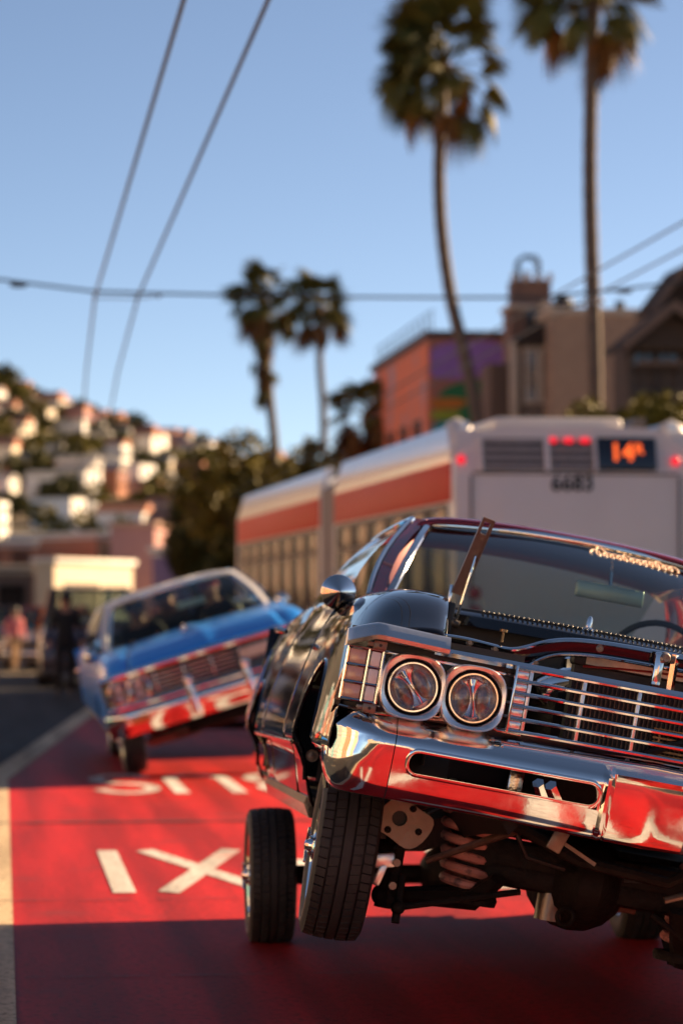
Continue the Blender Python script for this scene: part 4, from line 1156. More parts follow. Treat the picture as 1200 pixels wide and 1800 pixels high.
for s in (-1, 1):
    def rr_(e, y):
        return [(s * px, YB(px) + y + (.488 - pz) * .206, pz) for px, pz in rrect(.166 - e, .744 + e, .421 - e, .487 + e, .030 + e)]
    G().grid([rr_(.012, -.0085), rr_(.004, -.0135), rr_(-.002, -.012), rr_(-.003, .0), rr_(-.002, .03)], cu=True).obj('slot_lip', M_CHROME, bm_, 60)
    # corner piece
    path = chaikin([(.793, .0), (.86, .0), (.925, .015), (.962, .06), (.976, .14), (.974, .28), (.964, .45)], 3)
    path = resample(path, 26)
    rows = []
    for i, (x, y) in enumerate(path):
        a = path[max(0, i - 1)]; b = path[min(len(path) - 1, i + 1)]
        tx, ty = b[0] - a[0], b[1] - a[1]; l = math.hypot(tx, ty); nx, ny = ty / l, -tx / l
        e = min(1, i / 7.); e = e * e * (3 - 2 * e)
        tail = max(0, (i - 17) / 8.)
        row = []
        for k, (o, z) in enumerate(PB):
            o2 = o + e * (.016 * math.exp(-((z - .545) / .03) ** 2) - .012 * math.exp(-((z - .50) / .02) ** 2) + .012 * math.exp(-((z - .42) / .05) ** 2))
            z2 = z + e * .012 * (1 if z > .53 else 0) + tail * (.05 * (.46 - z))
            if k < 2: o2 = max(o2, -.09)
            row.append((s * (x + nx * o2), y + ny * o2, z2))
        rows.append(row)
    G().grid(rows).obj('bumper_end', M_CHROME, car, 60)
    # black filler and lamp backing
    G().grid([[(s * x, front_round(x, yy), zz) for x in lin(.0, .985, 22)] for yy, zz in ((.135, .56), (.09, .578), (.055, .585), (.05, .60))]).obj('filler_panel', M_SATBLACK, car)
    G().tube([(s * x, .035 + .05 * max(0, (x - .85) / .13) ** 2, .592 - .012 * math.sin(x * 9) * (1 if x > .5 else .2)) for x in lin(.42, .97, 24)], .0045, 6).obj('filler_edge', M_CHROME2, car)
    G().grid([[(s * x, front_round(x, .085), z) for x in lin(.44, .97, 14)] for z in lin(.58, .83, 6)]).obj('lamp_backing', M_SATBLACK, car)
    # headlamp bezel
    def sel(r, n=44, p=2.7):
        o = []
        for k in range(n):
            a = 2 * math.pi * k / n
            c, q = math.cos(a), math.sin(a)
            d = (abs(c) ** p + abs(q) ** p) ** (-1 / p)
            o.append((r * c * d, r * q * d))
        return o
    g = G()
    for cx in (.77, .585):
        rings = []
        for r, y, p in ((.098, .075, 2.9), (.0985, .004, 2.9), (.097, -.012, 2.9), (.094, -.016, 2.8), (.0855, -.012, 2.3), (.0825, -.004, 2.1), (.0785, .03, 2.0)):
            rings.append([(s * (cx + u), y, .675 + w) for u, w in sel(r, p=p)])
        g.grid(rings, cu=True)
    g.obj('headlamp_bezel', M_ALU, car, 40)
    headlight(car, s * .77, -.002, .675, 128 if s < 0 else 52)
    headlight(car, s * .585, -.002, .675, 95 if s < 0 else 85)
    for z in (.60, .642, .684, .726, .766):
        G().box((s * .672, .078, z), (.42, .012, .010), None, .003).obj('bezel_bar', M_CHROME, car)
    # parking lamp
    pl = link('parking_lamp', None, car); pl.empty_display_size = .05
    for k in range(3):
        z = .633 + .052 * k
        G().box((s * .944, .034, z), (.054, .014, .044), (0, 0, s * R(22)), .004).obj('lens', M_AMBERLENS, pl)
        G().box((s * .893, .012, z), (.030, .018, .045), None, .005).obj('lens', M_WHITELENS, pl)
    for z in (.607, .659, .711, .763):
        G().tube([(s * .872, .004, z), (s * .912, .008, z), (s * .975, .038, z)], .0045, 6).obj('lamp_frame', M_CHROME, pl)
    for x, y in ((.872, .004), (.914, .009), (.976, .04)):
        G().tube([(s * x, y, .606), (s * x, y, .764)], .005, 6).obj('lamp_frame', M_CHROME, pl)
    for z in (.590, .780):
        g = G().box((s * .886, .012, z), (.04, .012, .026), None, .003)
        g.box((s * .90, .016, z), (.05, .008, .014), None, .003)
        g.obj('lamp_bracket', M_STEEL, pl)
        G().cyl((s * .886, .004, z), (s * .886, .014, z), .005, 8).obj('bracket_hole', M_SATBLACK, pl)
    # chrome brow on the fender's nose
    g = G(); rows = []
    for x in lin(.685, .985, 20):
        y = front_round(x, -.02)
        zt = .846 - .002 - .55 * max(0, x - .90) ** 1.15 - .06 * (.90 - min(x, .90)) * .55
        rows.append([(s * x, y + .035, zt + .005), (s * x, y - .004, zt + .003), (s * x, y - .012, zt - .002), (s * x, y - .034, zt - .034), (s * x, y - .028, zt - .046), (s * x, y + .03, zt - .048)])
    g.loft(rows); g.obj('fender_brow', M_ALU, car, 40)
    G().grid([[(s * x, -.005, z) for z in (.60, .72, .80)] for x in (.985, .982)]) if False else None
    # header strip between lamp panel and grille
    g = G(); rows = []
    for x in lin(.0, .72, 16):
        z = .798 + .0 * x
        rows.append([(s * x, .10, z + .012), (s * x, .03, z + .010), (s * x, .018, z - .002), (s * x, .03, z - .014), (s * x, .09, z - .014)])
    g.loft(rows); g.obj('header_strip', M_CHROME, car)

# grille
gr = link('grille', None, car); gr.empty_display_size = .1
for k in range(6):
    z = .600 + .038 * k
    g = G().tube([(-.47, .026, z), (.47, .026, z)], .0075, 8, sq=(1.5, 1.0)); g.obj('grille_bar', M_CHROME, gr)
for x in (-.42, -.255, -.085, .085, .255, .42):
    G().box((x, .034, .695), (.012, .022, .195), None, .003).obj('grille_upright', M_ALU, gr)
for s in (-1, 1):
    for k in range(5):
        G().box((s * .445, .034, .619 + .038 * k), (.038, .022, .026), None, .006).obj('grille_block', M_ALU, gr)
    G().box((s * .468, .02, .695), (.008, .03, .205), None, .003).obj('grille_end', M_CHROME, gr)
# radiator and its support
rad = link('radiator', None, car); rad.empty_display_size = .1
G().box((.14, .335, .69), (.78, .06, .36)).obj('core', M_RADIATOR, rad)
g = G()
for x in lin(-.235, .515, 54): g.box((x, .300, .665), (.0035, .012, .30))
g.obj('fins', M_FIN, rad)
G().box((.14, .33, .865), (.80, .08, .045), None, .012).obj('header_tank', M_RADIATOR, rad)
G().box((-.02, .287, .862), (.40, .004, .026)).obj('sticker', M_PAPER, rad)
G().tube([(-.23, .27, .84), (-.12, .262, .852), (.0, .265, .862), (.1, .27, .864)], .004, 6).obj('cable', M_HOSE, rad)
g = G()
for z in lin(.57, .69, 10): g.box((.28, .262, z), (.52, .02, .006))
for x in lin(.04, .5, 6): g.box((x, .258, .63), (.006, .01, .13))
g.obj('oil_cooler', M_BRASS, rad)
G().tube([(.0, .25, .60), (.06, .24, .64), (.12, .25, .66), (.2, .25, .66)], .014, 8).obj('hose', M_SATBLACK, rad)
top = [(-.70, .848), (-.62, .852), (-.53, .846), (-.47, .842), (-.42, .862), (-.37, .888), (-.30, .908), (-.20, .917), (-.1, .919), (0, .919)]
bot = [(-.70, .812), (-.62, .812), (-.53, .806), (-.455, .796), (-.415, .802), (-.375, .838), (-.32, .862), (-.22, .876), (-.1, .879), (0, .879)]
top = chaikin(top + [(-x, z) for x, z in top[-2::-1]], 2); bot = chaikin(bot + [(-x, z) for x, z in bot[-2::-1]], 2)
def arow(e, y, a, b): return [(p[0], y, p[1] + e + (q[1] - p[1]) * a) for p, q in zip(top, bot)]
sup = G().grid([arow(-.012, .30, 0, 0), arow(.0, .285, 0, 0), arow(.003, .21, 0, 0), arow(-.002, .198, .0, 0), arow(0, .20, .5, 0), arow(.0, .205, .93, 0), arow(.0, .195, 1.0, 0), arow(-.004, .205, 1.0, 0), arow(-.002, .27, 1.0, 0)]).obj('radiator_support', M_BLACKPAINT, car, 50)
G().tube([(p[0], .197, p[1] + .002) for p in top], .007, 8).obj('support_edge', M_CHROME, sup)
G().tube([(p[0], .195, p[1]) for p in bot], .006, 8).obj('support_edge', M_CHROME, sup)
for x, z in ((-.60, .845), (-.52, .84), (-.2, .90), (.04, .90), (-.39, .82)):
    G().lathe([(.001, -.008), (.007, -.008), (.008, 0), (.012, .001)], 10, 'y', (x, .197, z)).obj('bolt', M_STEEL, sup)
g = G().lathe([(.001, .0), (.012, .0), (.012, -.008), (.004, -.009), (.004, -.04)], 12, 'z', (-.50, .22, .905)); g.obj('bonnet_stop', M_BRASS, sup)
lt = link('bonnet_latch', None, car); lt.empty_display_size = .05
G().box((-.02, .16, .86), (.03, .03, .12), None, .006).obj('latch_post', M_CHROME, lt)
g = G()
for a, b in (((.02, .14, .91), (.14, .14, .91)), ((.02, .14, .80), (.14, .14, .80)), ((.025, .14, .79), (.025, .14, .92)), ((.135, .14, .79), (.135, .14, .92))): g.tube([a, b], .012, 4)
g.obj('latch_plate', M_CHROME, lt)
G().lathe([(.001, -.02), (.012, -.02), (.016, 0), (.02, .01)], 12, 'y', (-.005, .145, .905)).obj('bolt', M_STEEL, lt)
# engine
en = link('engine', None, car); en.empty_display_size = .1
G().box((0, 1.0, .55), (.5, .75, .46), None, .05).obj('block', M_GREASE, en)
for s in (-1, 1):
    G().box((s * .22, 1.0, .78), (.15, .62, .09), (0, s * R(35), 0), .03).obj('valve_cover', M_CHROME, en)
G().lathe([(.002, .07), (.03, .07), (.17, .06), (.19, .04), (.19, .0), (.17, -.01), (.002, -.01)], 32, 'z', (0, .95, .84)).obj('air_cleaner', M_CHROME, en)
G().lathe([(.002, -.03), (.17, -.03), (.19, 0), (.17, .02), (.002, .02)], 24, 'y', (0, .5, .66)).obj('fan', M_SATBLACK, en)
G().sph((0, 1.05, .16), (.17, .32, .17)).obj('oil_pan', M_GREASE, en)
G().cyl((-.1, .88, .02), (-.1, .88, .14), .045, 14).obj('oil_filter', M_STEEL, en)
g = G().tube([(-.3, .30, .46), (-.22, .42, .34)], .02, 6); g.tube([(-.26, .30, .46), (-.16, .42, .34)], .02, 6); g.obj('brace', M_CHROME, car)
G().box((-.37, .30, .44), (.05, .03, .2), None, .006).obj('bumper_bracket', M_CHROME2, car)
# bonnet hinges
for s in (-1, 1):
    hg = link('bonnet_hinge', None, car); hg.empty_display_size = .05
    a, b = Vector((s * .525, 1.36, 1.05)), Vector((s * .468, 1.30, 1.325))
    d = (b - a).normalized(); w = Vector((1, 0, 0)) - d * d.x; w.normalize(); nrm = d.cross(w)
    def P(t, u, o=0): return a + (b - a) * t + w * u + nrm * o
    g = G()
    for u0, u1, t0, t1 in ((-.02, -.011, 0, 1), (.011, .02, 0, 1), (-.011, .011, 0, .80), (-.011, .011, .95, 1)):
        g.loft([[P(t0, u0, -.004), P(t0, u1, -.004), P(t0, u1, .004), P(t0, u0, .004)], [P(t1, u0, -.004), P(t1, u1, -.004), P(t1, u1, .004), P(t1, u0, .004)]])
    for u in (-.021, .021):
        g.loft([[P(t, u - .0015, -.014), P(t, u + .0015, -.014), P(t, u + .0015, .004), P(t, u - .0015, .004)] for t in (0, 1)])
    g.obj('hinge_strap', M_STEEL, hg, 30)
    g = G().tube([(s * .515, 1.35, .945), (s * .508, 1.34, 1.02), (s * .488, 1.32, 1.19)], .008, 6, sq=(1.2, .6)); g.obj('hinge_link', M_CHROME, hg)
    G().box((s * .548, 1.37, 1.03), (.012, .03, .1), None, .003).obj('hinge_tab', M_CHROME, hg)
    g = G().cyl((s * .555, 1.36, .95), (s * .50, 1.34, .945), .013, 12); g.cyl((s * .53, 1.35, .95), (s * .52, 1.346, .948), .02, 12); g.obj('hinge_pivot', M_STEEL, hg)
    G().box((s * .54, 1.39, .96), (.03, .12, .12), None, .008).obj('hinge_bracket', M_SATBLACK, hg)
    # suspension (mirrored parts; the lifted side hangs lower)
wl = MAi @ Vector((1.105, 9.27, .655))
wr_z = (.292 - (MA @ Vector((.80, .88, 0))).z) / MA[2][2]
wc = {-1: wl, 1: Vector((.80, .88, wr_z))}
wheel(car, Matrix.Translation(wl) @ Matrix.Rotation(R(-2.0), 4, 'Z') @ Matrix.Rotation(R(-1), 4, 'Y'), -1)
wheel(car, Matrix.Translation(wc[1]) @ Matrix.Rotation(R(-9), 4, 'Y'), 1)
ax = {}
for s in (-1, 1):
    p = MA @ Vector((s * .80, 3.90, 0)); p.z = .290
    if s < 0: p.x = 1.155
    m = MAi @ (Matrix.Translation(p) @ Matrix.Rotation(R(-1.8), 4, 'Z'))
    wheel(car, m, s)
    ax[s] = MAi @ p
g = G().tube([ax[-1].lerp(ax[1], t) for t in (.06, .94)], .042, 12); g.sph(ax[-1].lerp(ax[1], .5), (.16, .14, .14)); g.obj('rear_axle', M_GREASE, car)
for s in (-1, 1):
    a = ax[s].lerp(ax[-s], .2)
    pts = [(a.x + .06 * math.cos(t), a.y + .06 * math.sin(t), a.z + .05 + (.34 - a.z) * t / 44) for t in lin(0, 44, 110)]
    G().tube(pts, .011, 6).obj('coil_spring', M_GREASE, car)
for s in (-1, 1):
    w = wc[s]
    top_, bt_ = Vector((s * .415, .90, .35)), Vector((s * .375, .90, w.z - .06))
    pts = []
    for t in lin(0, 1, 130):
        a = t * 2 * math.pi * 6.2
        c = top_.lerp(bt_, t); rr = .079
        pts.append(c + Vector((rr * math.cos(a), rr * math.sin(a), 0)))
    G().tube(pts, .0165, 8).obj('coil_spring', M_SPRING, car)
    # lower arm
    bj = w + Vector((-s * .15, 0, -.12))
    g = G().tube([(s * .30, .74, .13), (s * .36, .84, bt_.z - .02), bj], [.03, .05, .028], 6, sq=(1.2, .7)); g.tube([(s * .30, 1.06, .13), (s * .36, .96, bt_.z - .02), bj], [.03, .05, .028], 6, sq=(1.2, .7))
    g.lathe([(.002, -.02), (.1, -.02), (.105, 0), (.1, .012), (.002, .012)], 20, 'z', (s * .375, .90, bt_.z - .02))
    g.sph(bj, (.03, .03, .035)); g.obj('lower_arm', M_GREASE, car)
    uj = w + Vector((-s * .17, 0, .16))
    g = G().tube([(s * .46, .76, .40), uj], [.028, .02], 6); g.tube([(s * .46, 1.02, .40), uj], [.028, .02], 6); g.sph(uj, (.028, .028, .034)); g.obj('upper_arm', M_STEEL, car)
    # knuckle plate with a hole, and the caliper bracket
    g = G()
    ring = [(.085 * math.cos(t) * (1 + .12 * math.cos(2 * t)), .075 * math.sin(t) + .012 * math.cos(3 * t)) for t in lin(0, 2 * math.pi, 29)[:-1]]
    hole = [(-.018 + .025 * math.cos(t), .012 + .025 * math.sin(t)) for t in lin(0, 2 * math.pi, 29)[:-1]]
    c = w + Vector((-s * .175, -.10, .125))
    def K(p, y): return c + Vector((-s * p[0], y, p[1]))
    g.grid([[K(p, .02) for p in hole], [K(p, 0) for p in hole], [K(p, 0) for p in ring], [K(p, .02) for p in ring]], cu=True)
    g.obj('knuckle_plate', M_STEEL, car, 30)
    G().cyl(c + Vector((s * .018, .03, .012)), c + Vector((s * .018, .04, .012)), .03, 12).obj('knuckle_bore', M_SATBLACK, car)
    g = G().box(w + Vector((-s * .13, -.09, -.005)), (.075, .03, .05), (0, R(12 * s), 0), .008)
    g.box(w + Vector((-s * .125, -.09, -.05)), (.03, .03, .08), (0, R(-14 * s), 0), .008); g.obj('caliper_bracket', M_ALU, car)
    for dz in (.0, -.075):
        G().cyl(w + Vector((-s * .172, -.115, dz - .005)), w + Vector((-s * .172, -.085, dz - .005)), .013, 10).obj('bolt', M_STEEL, car)
    G().cyl(w + Vector((-s * .06, 0, 0)), w + Vector((-s * .17, 0, 0)), .06, 16).obj('spindle', M_GREASE, car)
    G().tube([w + Vector((-s * .17, 0, -.16)), uj], .035, 8).obj('knuckle', M_GREASE, car)
    # tie rod
    t0 = w + Vector((-s * .20, -.12, -.145)); t1 = Vector((s * .22, .78, .10))
    g = G().tube([t0, t0.lerp(t1, .3), t1], .011, 8); g.sph(t0, (.024, .024, .024)); g.cyl(t0 + Vector((0, 0, -.05)), t0 + Vector((0, .04, .1)), .014, 10)
    g.obj('tie_rod', M_GREASE, car)
    g = G().tube([w + Vector((-s * .26, -.16, .02)), (s * .34, .58, .275), (s * .30, .52, .30)], [.011, .013, .013], 8); g.obj('strut_rod', mat('rusty_rod', (.16, .09, .065), .4, .5, var=.4, vscale=30), car)
G().box((0, .9, .155), (.7, .16, .10), None, .03).obj('lower_crossmember', M_GREASE, car)
g = G().lathe([(.026, -.006), (.034, 0), (.026, .006), (.02, 0)], 18, 'y', (-.06, .78, .045), closed=True); g.obj('tow_eye', M_GREASE, car)
g = G().box((-.18, .45, .30), (.05, .008, .09), (0, R(20), 0), .006); g.box((-.12, .48, .27), (.16, .008, .012), (0, R(24), 0)); g.obj('valance_bracket', M_STEEL, car)
G().tube([(.22, .62, .16), (.34, .62, .21)], .012, 8).obj('hose_end', M_STEEL, car)
G().box((.1, .95, .10), (.2, .02, .03), None, .004).obj('guard_strip', mat('rusty_plate', (.18, .05, .03), .6, .2, var=.5, vscale=30), car)
# brake hoses and hydraulic lines
for s in (-1, 1):
    w = wc[s]
    G().tube([(s * .46, .80, .36), (s * .56, .76, .30), (s * .60, .78, w.z + .10), w + Vector((-s * .16, -.04, .03))], .006, 6).obj('brake_hose', M_SATBLACK, car)
    G().tube([(s * .40, .84, .40), (s * .33, .70, .36), (s * .30, .60, .30), (s * .24, .66, .22), (s * .10, .72, .20)], .009, 6).obj('hydraulic_line', M_SATBLACK, car)
    for k, (dx, dz) in enumerate(((.02, .05), (-.05, -.03), (.05, -.02))):
        G().lathe([(.001, -.012), (.008, -.012), (.009, 0), (.012, .001)], 8, 'y', w + Vector((-s * (.175 + dx), -.103, .125 + dz))).obj('bolt', M_GREASE, car)
G().tube([(-.36, .52, .33), (-.1, .50, .24), (.2, .52, .22), (.36, .5, .33)], .02, 8).obj('centre_link', M_GREASE, car)
# mirror
mi = link('door_mirror', None, car); mi.empty_display_size = .05
G().lathe([(.001, -.052), (.006, -.050), (.062, -.004), (.064, .002), (.06, .012), (.001, .014)], 40, 'y', (-.905, 1.72, 1.0)).obj('mirror_cone', M_CHROME, mi, 20)
G().tube([(-.90, 1.73, .98), (-.875, 1.74, .955), (-.85, 1.76, .945)], .009, 8).obj('mirror_stem', M_CHROME, mi)
# looping script across the top of the windscreen
pts = []
N = 330
for i in range(N):
    s_ = i / (N - 1); nl = 13
    ph = 2 * math.pi * nl * s_
    amp = .012 + .012 * (math.exp(-((s_ - .10) / .05) ** 2) + .8 * math.exp(-((s_ - .40) / .022) ** 2) + math.exp(-((s_ - .69) / .022) ** 2) + 1.0 * math.exp(-((s_ - .78) / .025) ** 2))
    x = .035 + .335 * s_ - .013 * math.sin(ph)
    z = 1.328 - .004 * s_ + amp * (1 - math.cos(ph)) * .85
    t = (z - 1.015) / (1.37 - 1.015) 
    u = x / (.715 + (.552 - .715) * t)
    y = (1.42 + .30 * abs(u) ** 2.3) * (1 - t) + (2.20 + .10 * u * u) * t - .05 * math.sin(math.pi * t)
    pts.append((x, y - .030, z))
G().tube(pts, .0042, 6).obj('windscreen_script', M_SCRIPT, car)

# ------------------------------------------------------------------ blue low car behind
MB_ = pose(-16.5, 0.8, 1.0, (0, 0, .45), (1.85, 24.1, .71))
car2 = thing('lowrider_car', 'bright blue classic car with white roof leaning steeply to one side on the red lane', 'car')
car2.matrix_basis = MB_
MBi = MB_.inverted()
classic_car(car2, M_BLUEPAINT, M_WHITEPAINT, True, M_INTERIOR2, M_GLASS)
for s in (-1, 1):
    for x in (.83, .66):
        G().lathe([(.1, .06), (.1, -.01), (.09, -.015), (.08, .0), (.076, .03)], 32, 'y', (s * x, .0, .70)).obj('headlamp_bezel', M_CHROME, car2)
        headlight(car2, s * x, .0, .70, 90)
    G().grid([[(s * x, front_round(x, .05), z) for x in lin(.56, .965, 10)] for z in (.56, .7, .83)]).obj('lamp_panel', M_CHROME2, car2)
    G().box((s * .25, -.10, .50), (.07, .08, .30), None, .03, 3).obj('bumper_guard', M_CHROME, car2)
    G().sph((s * .25, -.11, .66), (.045, .05, .045)).obj('bumper_guard_tip', M_CHROME, car2)
    G().box((s * .72, -.075, .45), (.16, .02, .06), None, .01).obj('turn_signal', mat('amber_lens', (.6, .16, .03), .25, coat=.5, var=.1), car2)
g2 = link('grille', None, car2); g2.empty_display_size = .1
G().box((0, .10, .69), (1.14, .02, .26)).obj('grille_back', M_SATBLACK, g2)
for k in range(6): G().box((0, .07, .60 + .036 * k), (1.12, .02, .010), None, .003).obj('grille_bar', M_CHROME2, g2)
for x in lin(-.5, .5, 5): G().box((x, .066, .69), (.012, .02, .2), None, .003).obj('grille_upright', M_CHROME2, g2)
G().tube([(-.97, .02, .835), (-.7, -.035, .845), (0, -.05, .852), (.7, -.035, .845), (.97, .02, .835)], .028, 8, sq=(.8, 1)).obj('bonnet_lip', M_CHROME, car2)
G().tube([(-.97, .02, .575), (-.7, -.03, .57), (0, -.04, .57), (.7, -.03, .57), (.97, .02, .575)], .022, 8).obj('grille_lip', M_CHROME, car2)
rows = []
for x in lin(-1.0, 1.0, 41):
    yb = -.09 * (1 - (abs(x)) ** 3.5) + .10 * max(0, (abs(x) - .86) / .14) ** 2
    rows.append([(x, yb + d, z) for d, z in ((.10, .535), (.03, .54), (.0, .525), (-.008, .50), (-.005, .44), (.02, .39), (.05, .35), (.055, .33), (.10, .33))])
G().grid(rows).obj('bumper', M_CHROME, car2, 50)
G().box((.42, .02, .73), (.36, .012, .09), None, .006).obj('show_plate', mat('white_plate', (.75, .7, .62), .5, col2=(.5, .42, .3), vscale=18), car2)
wz = lambda x, y: (.292 - (MB_ @ Vector((x, y, 0))).z) / MB_[2][2]
wheel(car2, Matrix.Translation((-.80, .88, wz(-.80, .88) + .0)) @ Matrix.Rotation(R(8), 4, 'Y'), -1)
wheel(car2, Matrix.Translation((.80, .88, .10)) @ Matrix.Rotation(R(6), 4, 'Y'), 1)
a2 = {}
for s in (-1, 1):
    p = MB_ @ Vector((s * .80, 3.9, 0)); p.z = .290
    wheel(car2, MBi @ (Matrix.Translation(p) @ Matrix.Rotation(R(1), 4, 'Z')), s); a2[s] = MBi @ p
G().tube([a2[-1].lerp(a2[1], .06), a2[-1].lerp(a2[1], .94)], .045, 10).obj('rear_axle', M_GREASE, car2)
for s, wz_ in ((-1, wz(-.8, .88)), (1, .10)):
    G().tube([(s * .3, .84, .2), (s * .68, .88, wz_ - .06)], [.05, .03], 8).obj('lower_arm', mat('blue_arm_paint', (.01, .12, .3), .4, var=.3) if s > 0 else M_STEEL, car2)
    pts = [(s * .42 + .07 * math.cos(t), .9 + .07 * math.sin(t), .36 - (.36 - wz_) * t / 38) for t in lin(0, 38, 90)]
    G().tube(pts, .014, 6).obj('coil_spring', M_REDPAINT, car2)
    G().tube([(s * .66, .80, wz_ - .1), (s * .2, .76, .14)], .014, 8).obj('tie_rod', M_STEEL, car2)
g = G().lathe([(.001, -.05), (.06, -.01), (.062, .006), (.001, .01)], 24, 'y', (-.905, 1.72, 1.0)); g.obj('door_mirror', M_CHROME, car2)
g = G().lathe([(.001, -.05), (.06, -.01), (.062, .006), (.001, .01)], 24, 'y', (.905, 1.72, 1.0)); g.obj('door_mirror', M_CHROME, car2)
# ------------------------------------------------------------------ people
SKIN = mat('skin', (.42, .22, .15), .5, var=.1); SKIN2 = mat('skin_tan', (.30, .15, .09), .5, var=.1)
HAIR = mat('dark_hair', (.015, .011, .009), .5, var=.3)
SHOE = mat('shoe', (.03, .03, .03), .5, var=.2)
def cloth(nm, c): return mat(nm, c, .85, var=.2, vscale=7, bump=.15, bscale=30)
def person(label, M_, h, joints, shirt, pants, skin, hat=None, sleeves=True):
    """joints for a 1.75 m figure: body as one skinned surface"""
    J = joints
    nodes = [('pelvis', .15), ('belly', .145), ('chest', .165), ('neck', .062), ('headb', .085), ('head', .105), ('headt', .07)]
    edges = [('pelvis', 'belly'), ('belly', 'chest'), ('chest', 'neck'), ('neck', 'headb'), ('headb', 'head'), ('head', 'headt')]
    for s in 'LR':
        nodes += [('sh' + s, .075), ('el' + s, .05), ('wr' + s, .035), ('ha' + s, .04), ('fi' + s, .02), ('hip' + s, .105), ('kn' + s, .07), ('an' + s, .045), ('to' + s, .04)]
        edges += [('chest', 'sh' + s), ('sh' + s, 'el' + s), ('el' + s, 'wr' + s), ('wr' + s, 'ha' + s), ('ha' + s, 'fi' + s), ('pelvis', 'hip' + s), ('hip' + s, 'kn' + s), ('kn' + s, 'an' + s), ('an' + s, 'to' + s)]
    idx = {n: i for i, (n, r) in enumerate(nodes)}
    me = bpy.data.meshes.new('body'); bm = bmesh.new(); vs = []
    lay = bm.verts.layers.skin.verify()
    for n, r in nodes:
        v = bm.verts.new(J[n]); v[lay].radius = (r, r * (.75 if n in ('pelvis', 'belly', 'chest') else 1)); v[lay].use_root = (n == 'pelvis'); vs.append(v)
    for a, b in edges: bm.edges.new((vs[idx[a]], vs[idx[b]]))
    bm.to_mesh(me); bm.free()
    o = bpy.data.objects.new('tmp', me); COL.objects.link(o)
    o.modifiers.new('skin', 'SKIN').use_smooth_shade = True
    sb = o.modifiers.new('sub', 'SUBSURF'); sb.levels = 2; sb.render_levels = 2
    dg = bpy.context.evaluated_depsgraph_get()
    m2 = bpy.data.meshes.new_from_object(o.evaluated_get(dg)); bpy.data.objects.remove(o)
    m2.materials.clear()
    for m in (skin, shirt, pants, SHOE): m2.materials.append(m)
    def reg(c):
        best, bn = 9, None
        for a, b in edges:
            p, q_ = Vector(J[a]), Vector(J[b]); d = q_ - p; t = max(0, min(1, (c - p).dot(d) / d.length_squared)); dd = (c - p - d * t).length
            if dd < best: best, bn = dd, (a, b, t)
        a, b, t = bn
        if b in ('neck',) : return 1 if t < .7 else 0
        if b in ('headb', 'head', 'headt'): return 0
        if b[:2] in ('ha', 'fi', 'wr'): return 0 if b[:2] != 'wr' or not sleeves else 1
        if b[:2] in ('el', 'sh') or b in ('belly', 'chest'): return 1
        if b[:2] == 'to': return 3
        return 2
    for f in m2.polygons: f.material_index = reg(f.center); f.use_smooth = True
    root = thing('person', label, 'person'); root.matrix_basis = M_ @ Matrix.Scale(h / 1.75, 4)
    link('body', m2, root)
    hd = Vector(J['head'])
    g = G().sph(hd + Vector((0, .018, .045)), (.112, .122, .105), 16, 10)
    g.obj('hair' if not hat else 'hat', hat or HAIR, root)
    if hat: G().lathe([(.002, .0), (.09, .0), (.1, -.01)], 16, 'z', hd + Vector((0, -.11, .05))).obj('hat_brim', hat, root)
    for s in (-1, 1):
        G().sph(hd + Vector((s * .036, -.098, .01)), (.012, .008, .008), 8, 6).obj('eye', HAIR, root)
        G().sph(hd + Vector((s * .106, .0, -.01)), (.014, .025, .034), 8, 6).obj('ear', skin, root)
    G().sph(hd + Vector((0, -.112, -.018)), (.015, .02, .026), 8, 6).obj('nose', skin, root)
    G().box(hd + Vector((0, -.10, -.055)), (.045, .012, .01), None, .004).obj('mouth', mat('lip', (.28, .1, .08), .5, var=.1) if 'lip' not in MATS else MATS['lip'], root)
    return root
def stand(step=.08, armL=(.28, -.1, 1.0), armR=(.28, -.05, 1.0)):
    J = {'pelvis': (0, 0, .95), 'belly': (0, -.01, 1.12), 'chest': (0, 0, 1.32), 'neck': (0, 0, 1.47), 'headb': (0, -.02, 1.54), 'head': (0, -.02, 1.62), 'headt': (0, 0, 1.70)}
    for s, n, arm in ((-1, 'L', armL), (1, 'R', armR)):
        J['sh' + n] = (s * .18, 0, 1.40); J['el' + n] = (s * .25, .03, 1.14); J['wr' + n] = (s * arm[0], arm[1], arm[2] - .06); d = .08
        J['ha' + n] = (s * arm[0], arm[1] - .03, arm[2] - .13); J['fi' + n] = (s * arm[0], arm[1] - .05, arm[2] - .2)
        J['hip' + n] = (s * .09, 0, .88); J['kn' + n] = (s * .10, -.03 + s * step, .48); J['an' + n] = (s * .11, s * step * 1.6 + .03, .07); J['to' + n] = (s * .12, s * step * 1.6 - .13, .035)
    return J
def sit():
    J = {'pelvis': (0, 0, .12), 'belly': (0, .03, .28), 'chest': (0, .06, .48), 'neck': (0, .06, .63), 'headb': (0, .04, .70), 'head': (0, .03, .78), 'headt': (0, .05, .86)}
    for s, n in ((-1, 'L'), (1, 'R')):
        J['sh' + n] = (s * .18, .06, .56); J['el' + n] = (s * .24, -.1, .36); J['wr' + n] = (s * .15, -.30, .42); J['ha' + n] = (s * .13, -.37, .45); J['fi' + n] = (s * .11, -.43, .44)
        J['hip' + n] = (s * .09, -.03, .11); J['kn' + n] = (s * .11, -.45, .16); J['an' + n] = (s * .11, -.55, -.22); J['to' + n] = (s * .12, -.7, -.24)
    return J
RED, PINK, BLK, GRY, ORG, DEN, TAN = (cloth('red_cloth', (.5, .03, .03)), cloth('pink_cloth', (.75, .2, .2)), cloth('black_cloth', (.012, .012, .014)), cloth('grey_cloth', (.18, .17, .18)), cloth('orange_cloth', (.6, .16, .05)), cloth('denim', (.06, .08, .14)), cloth('tan_cloth', (.4, .24, .13)))
MT = Matrix.Translation
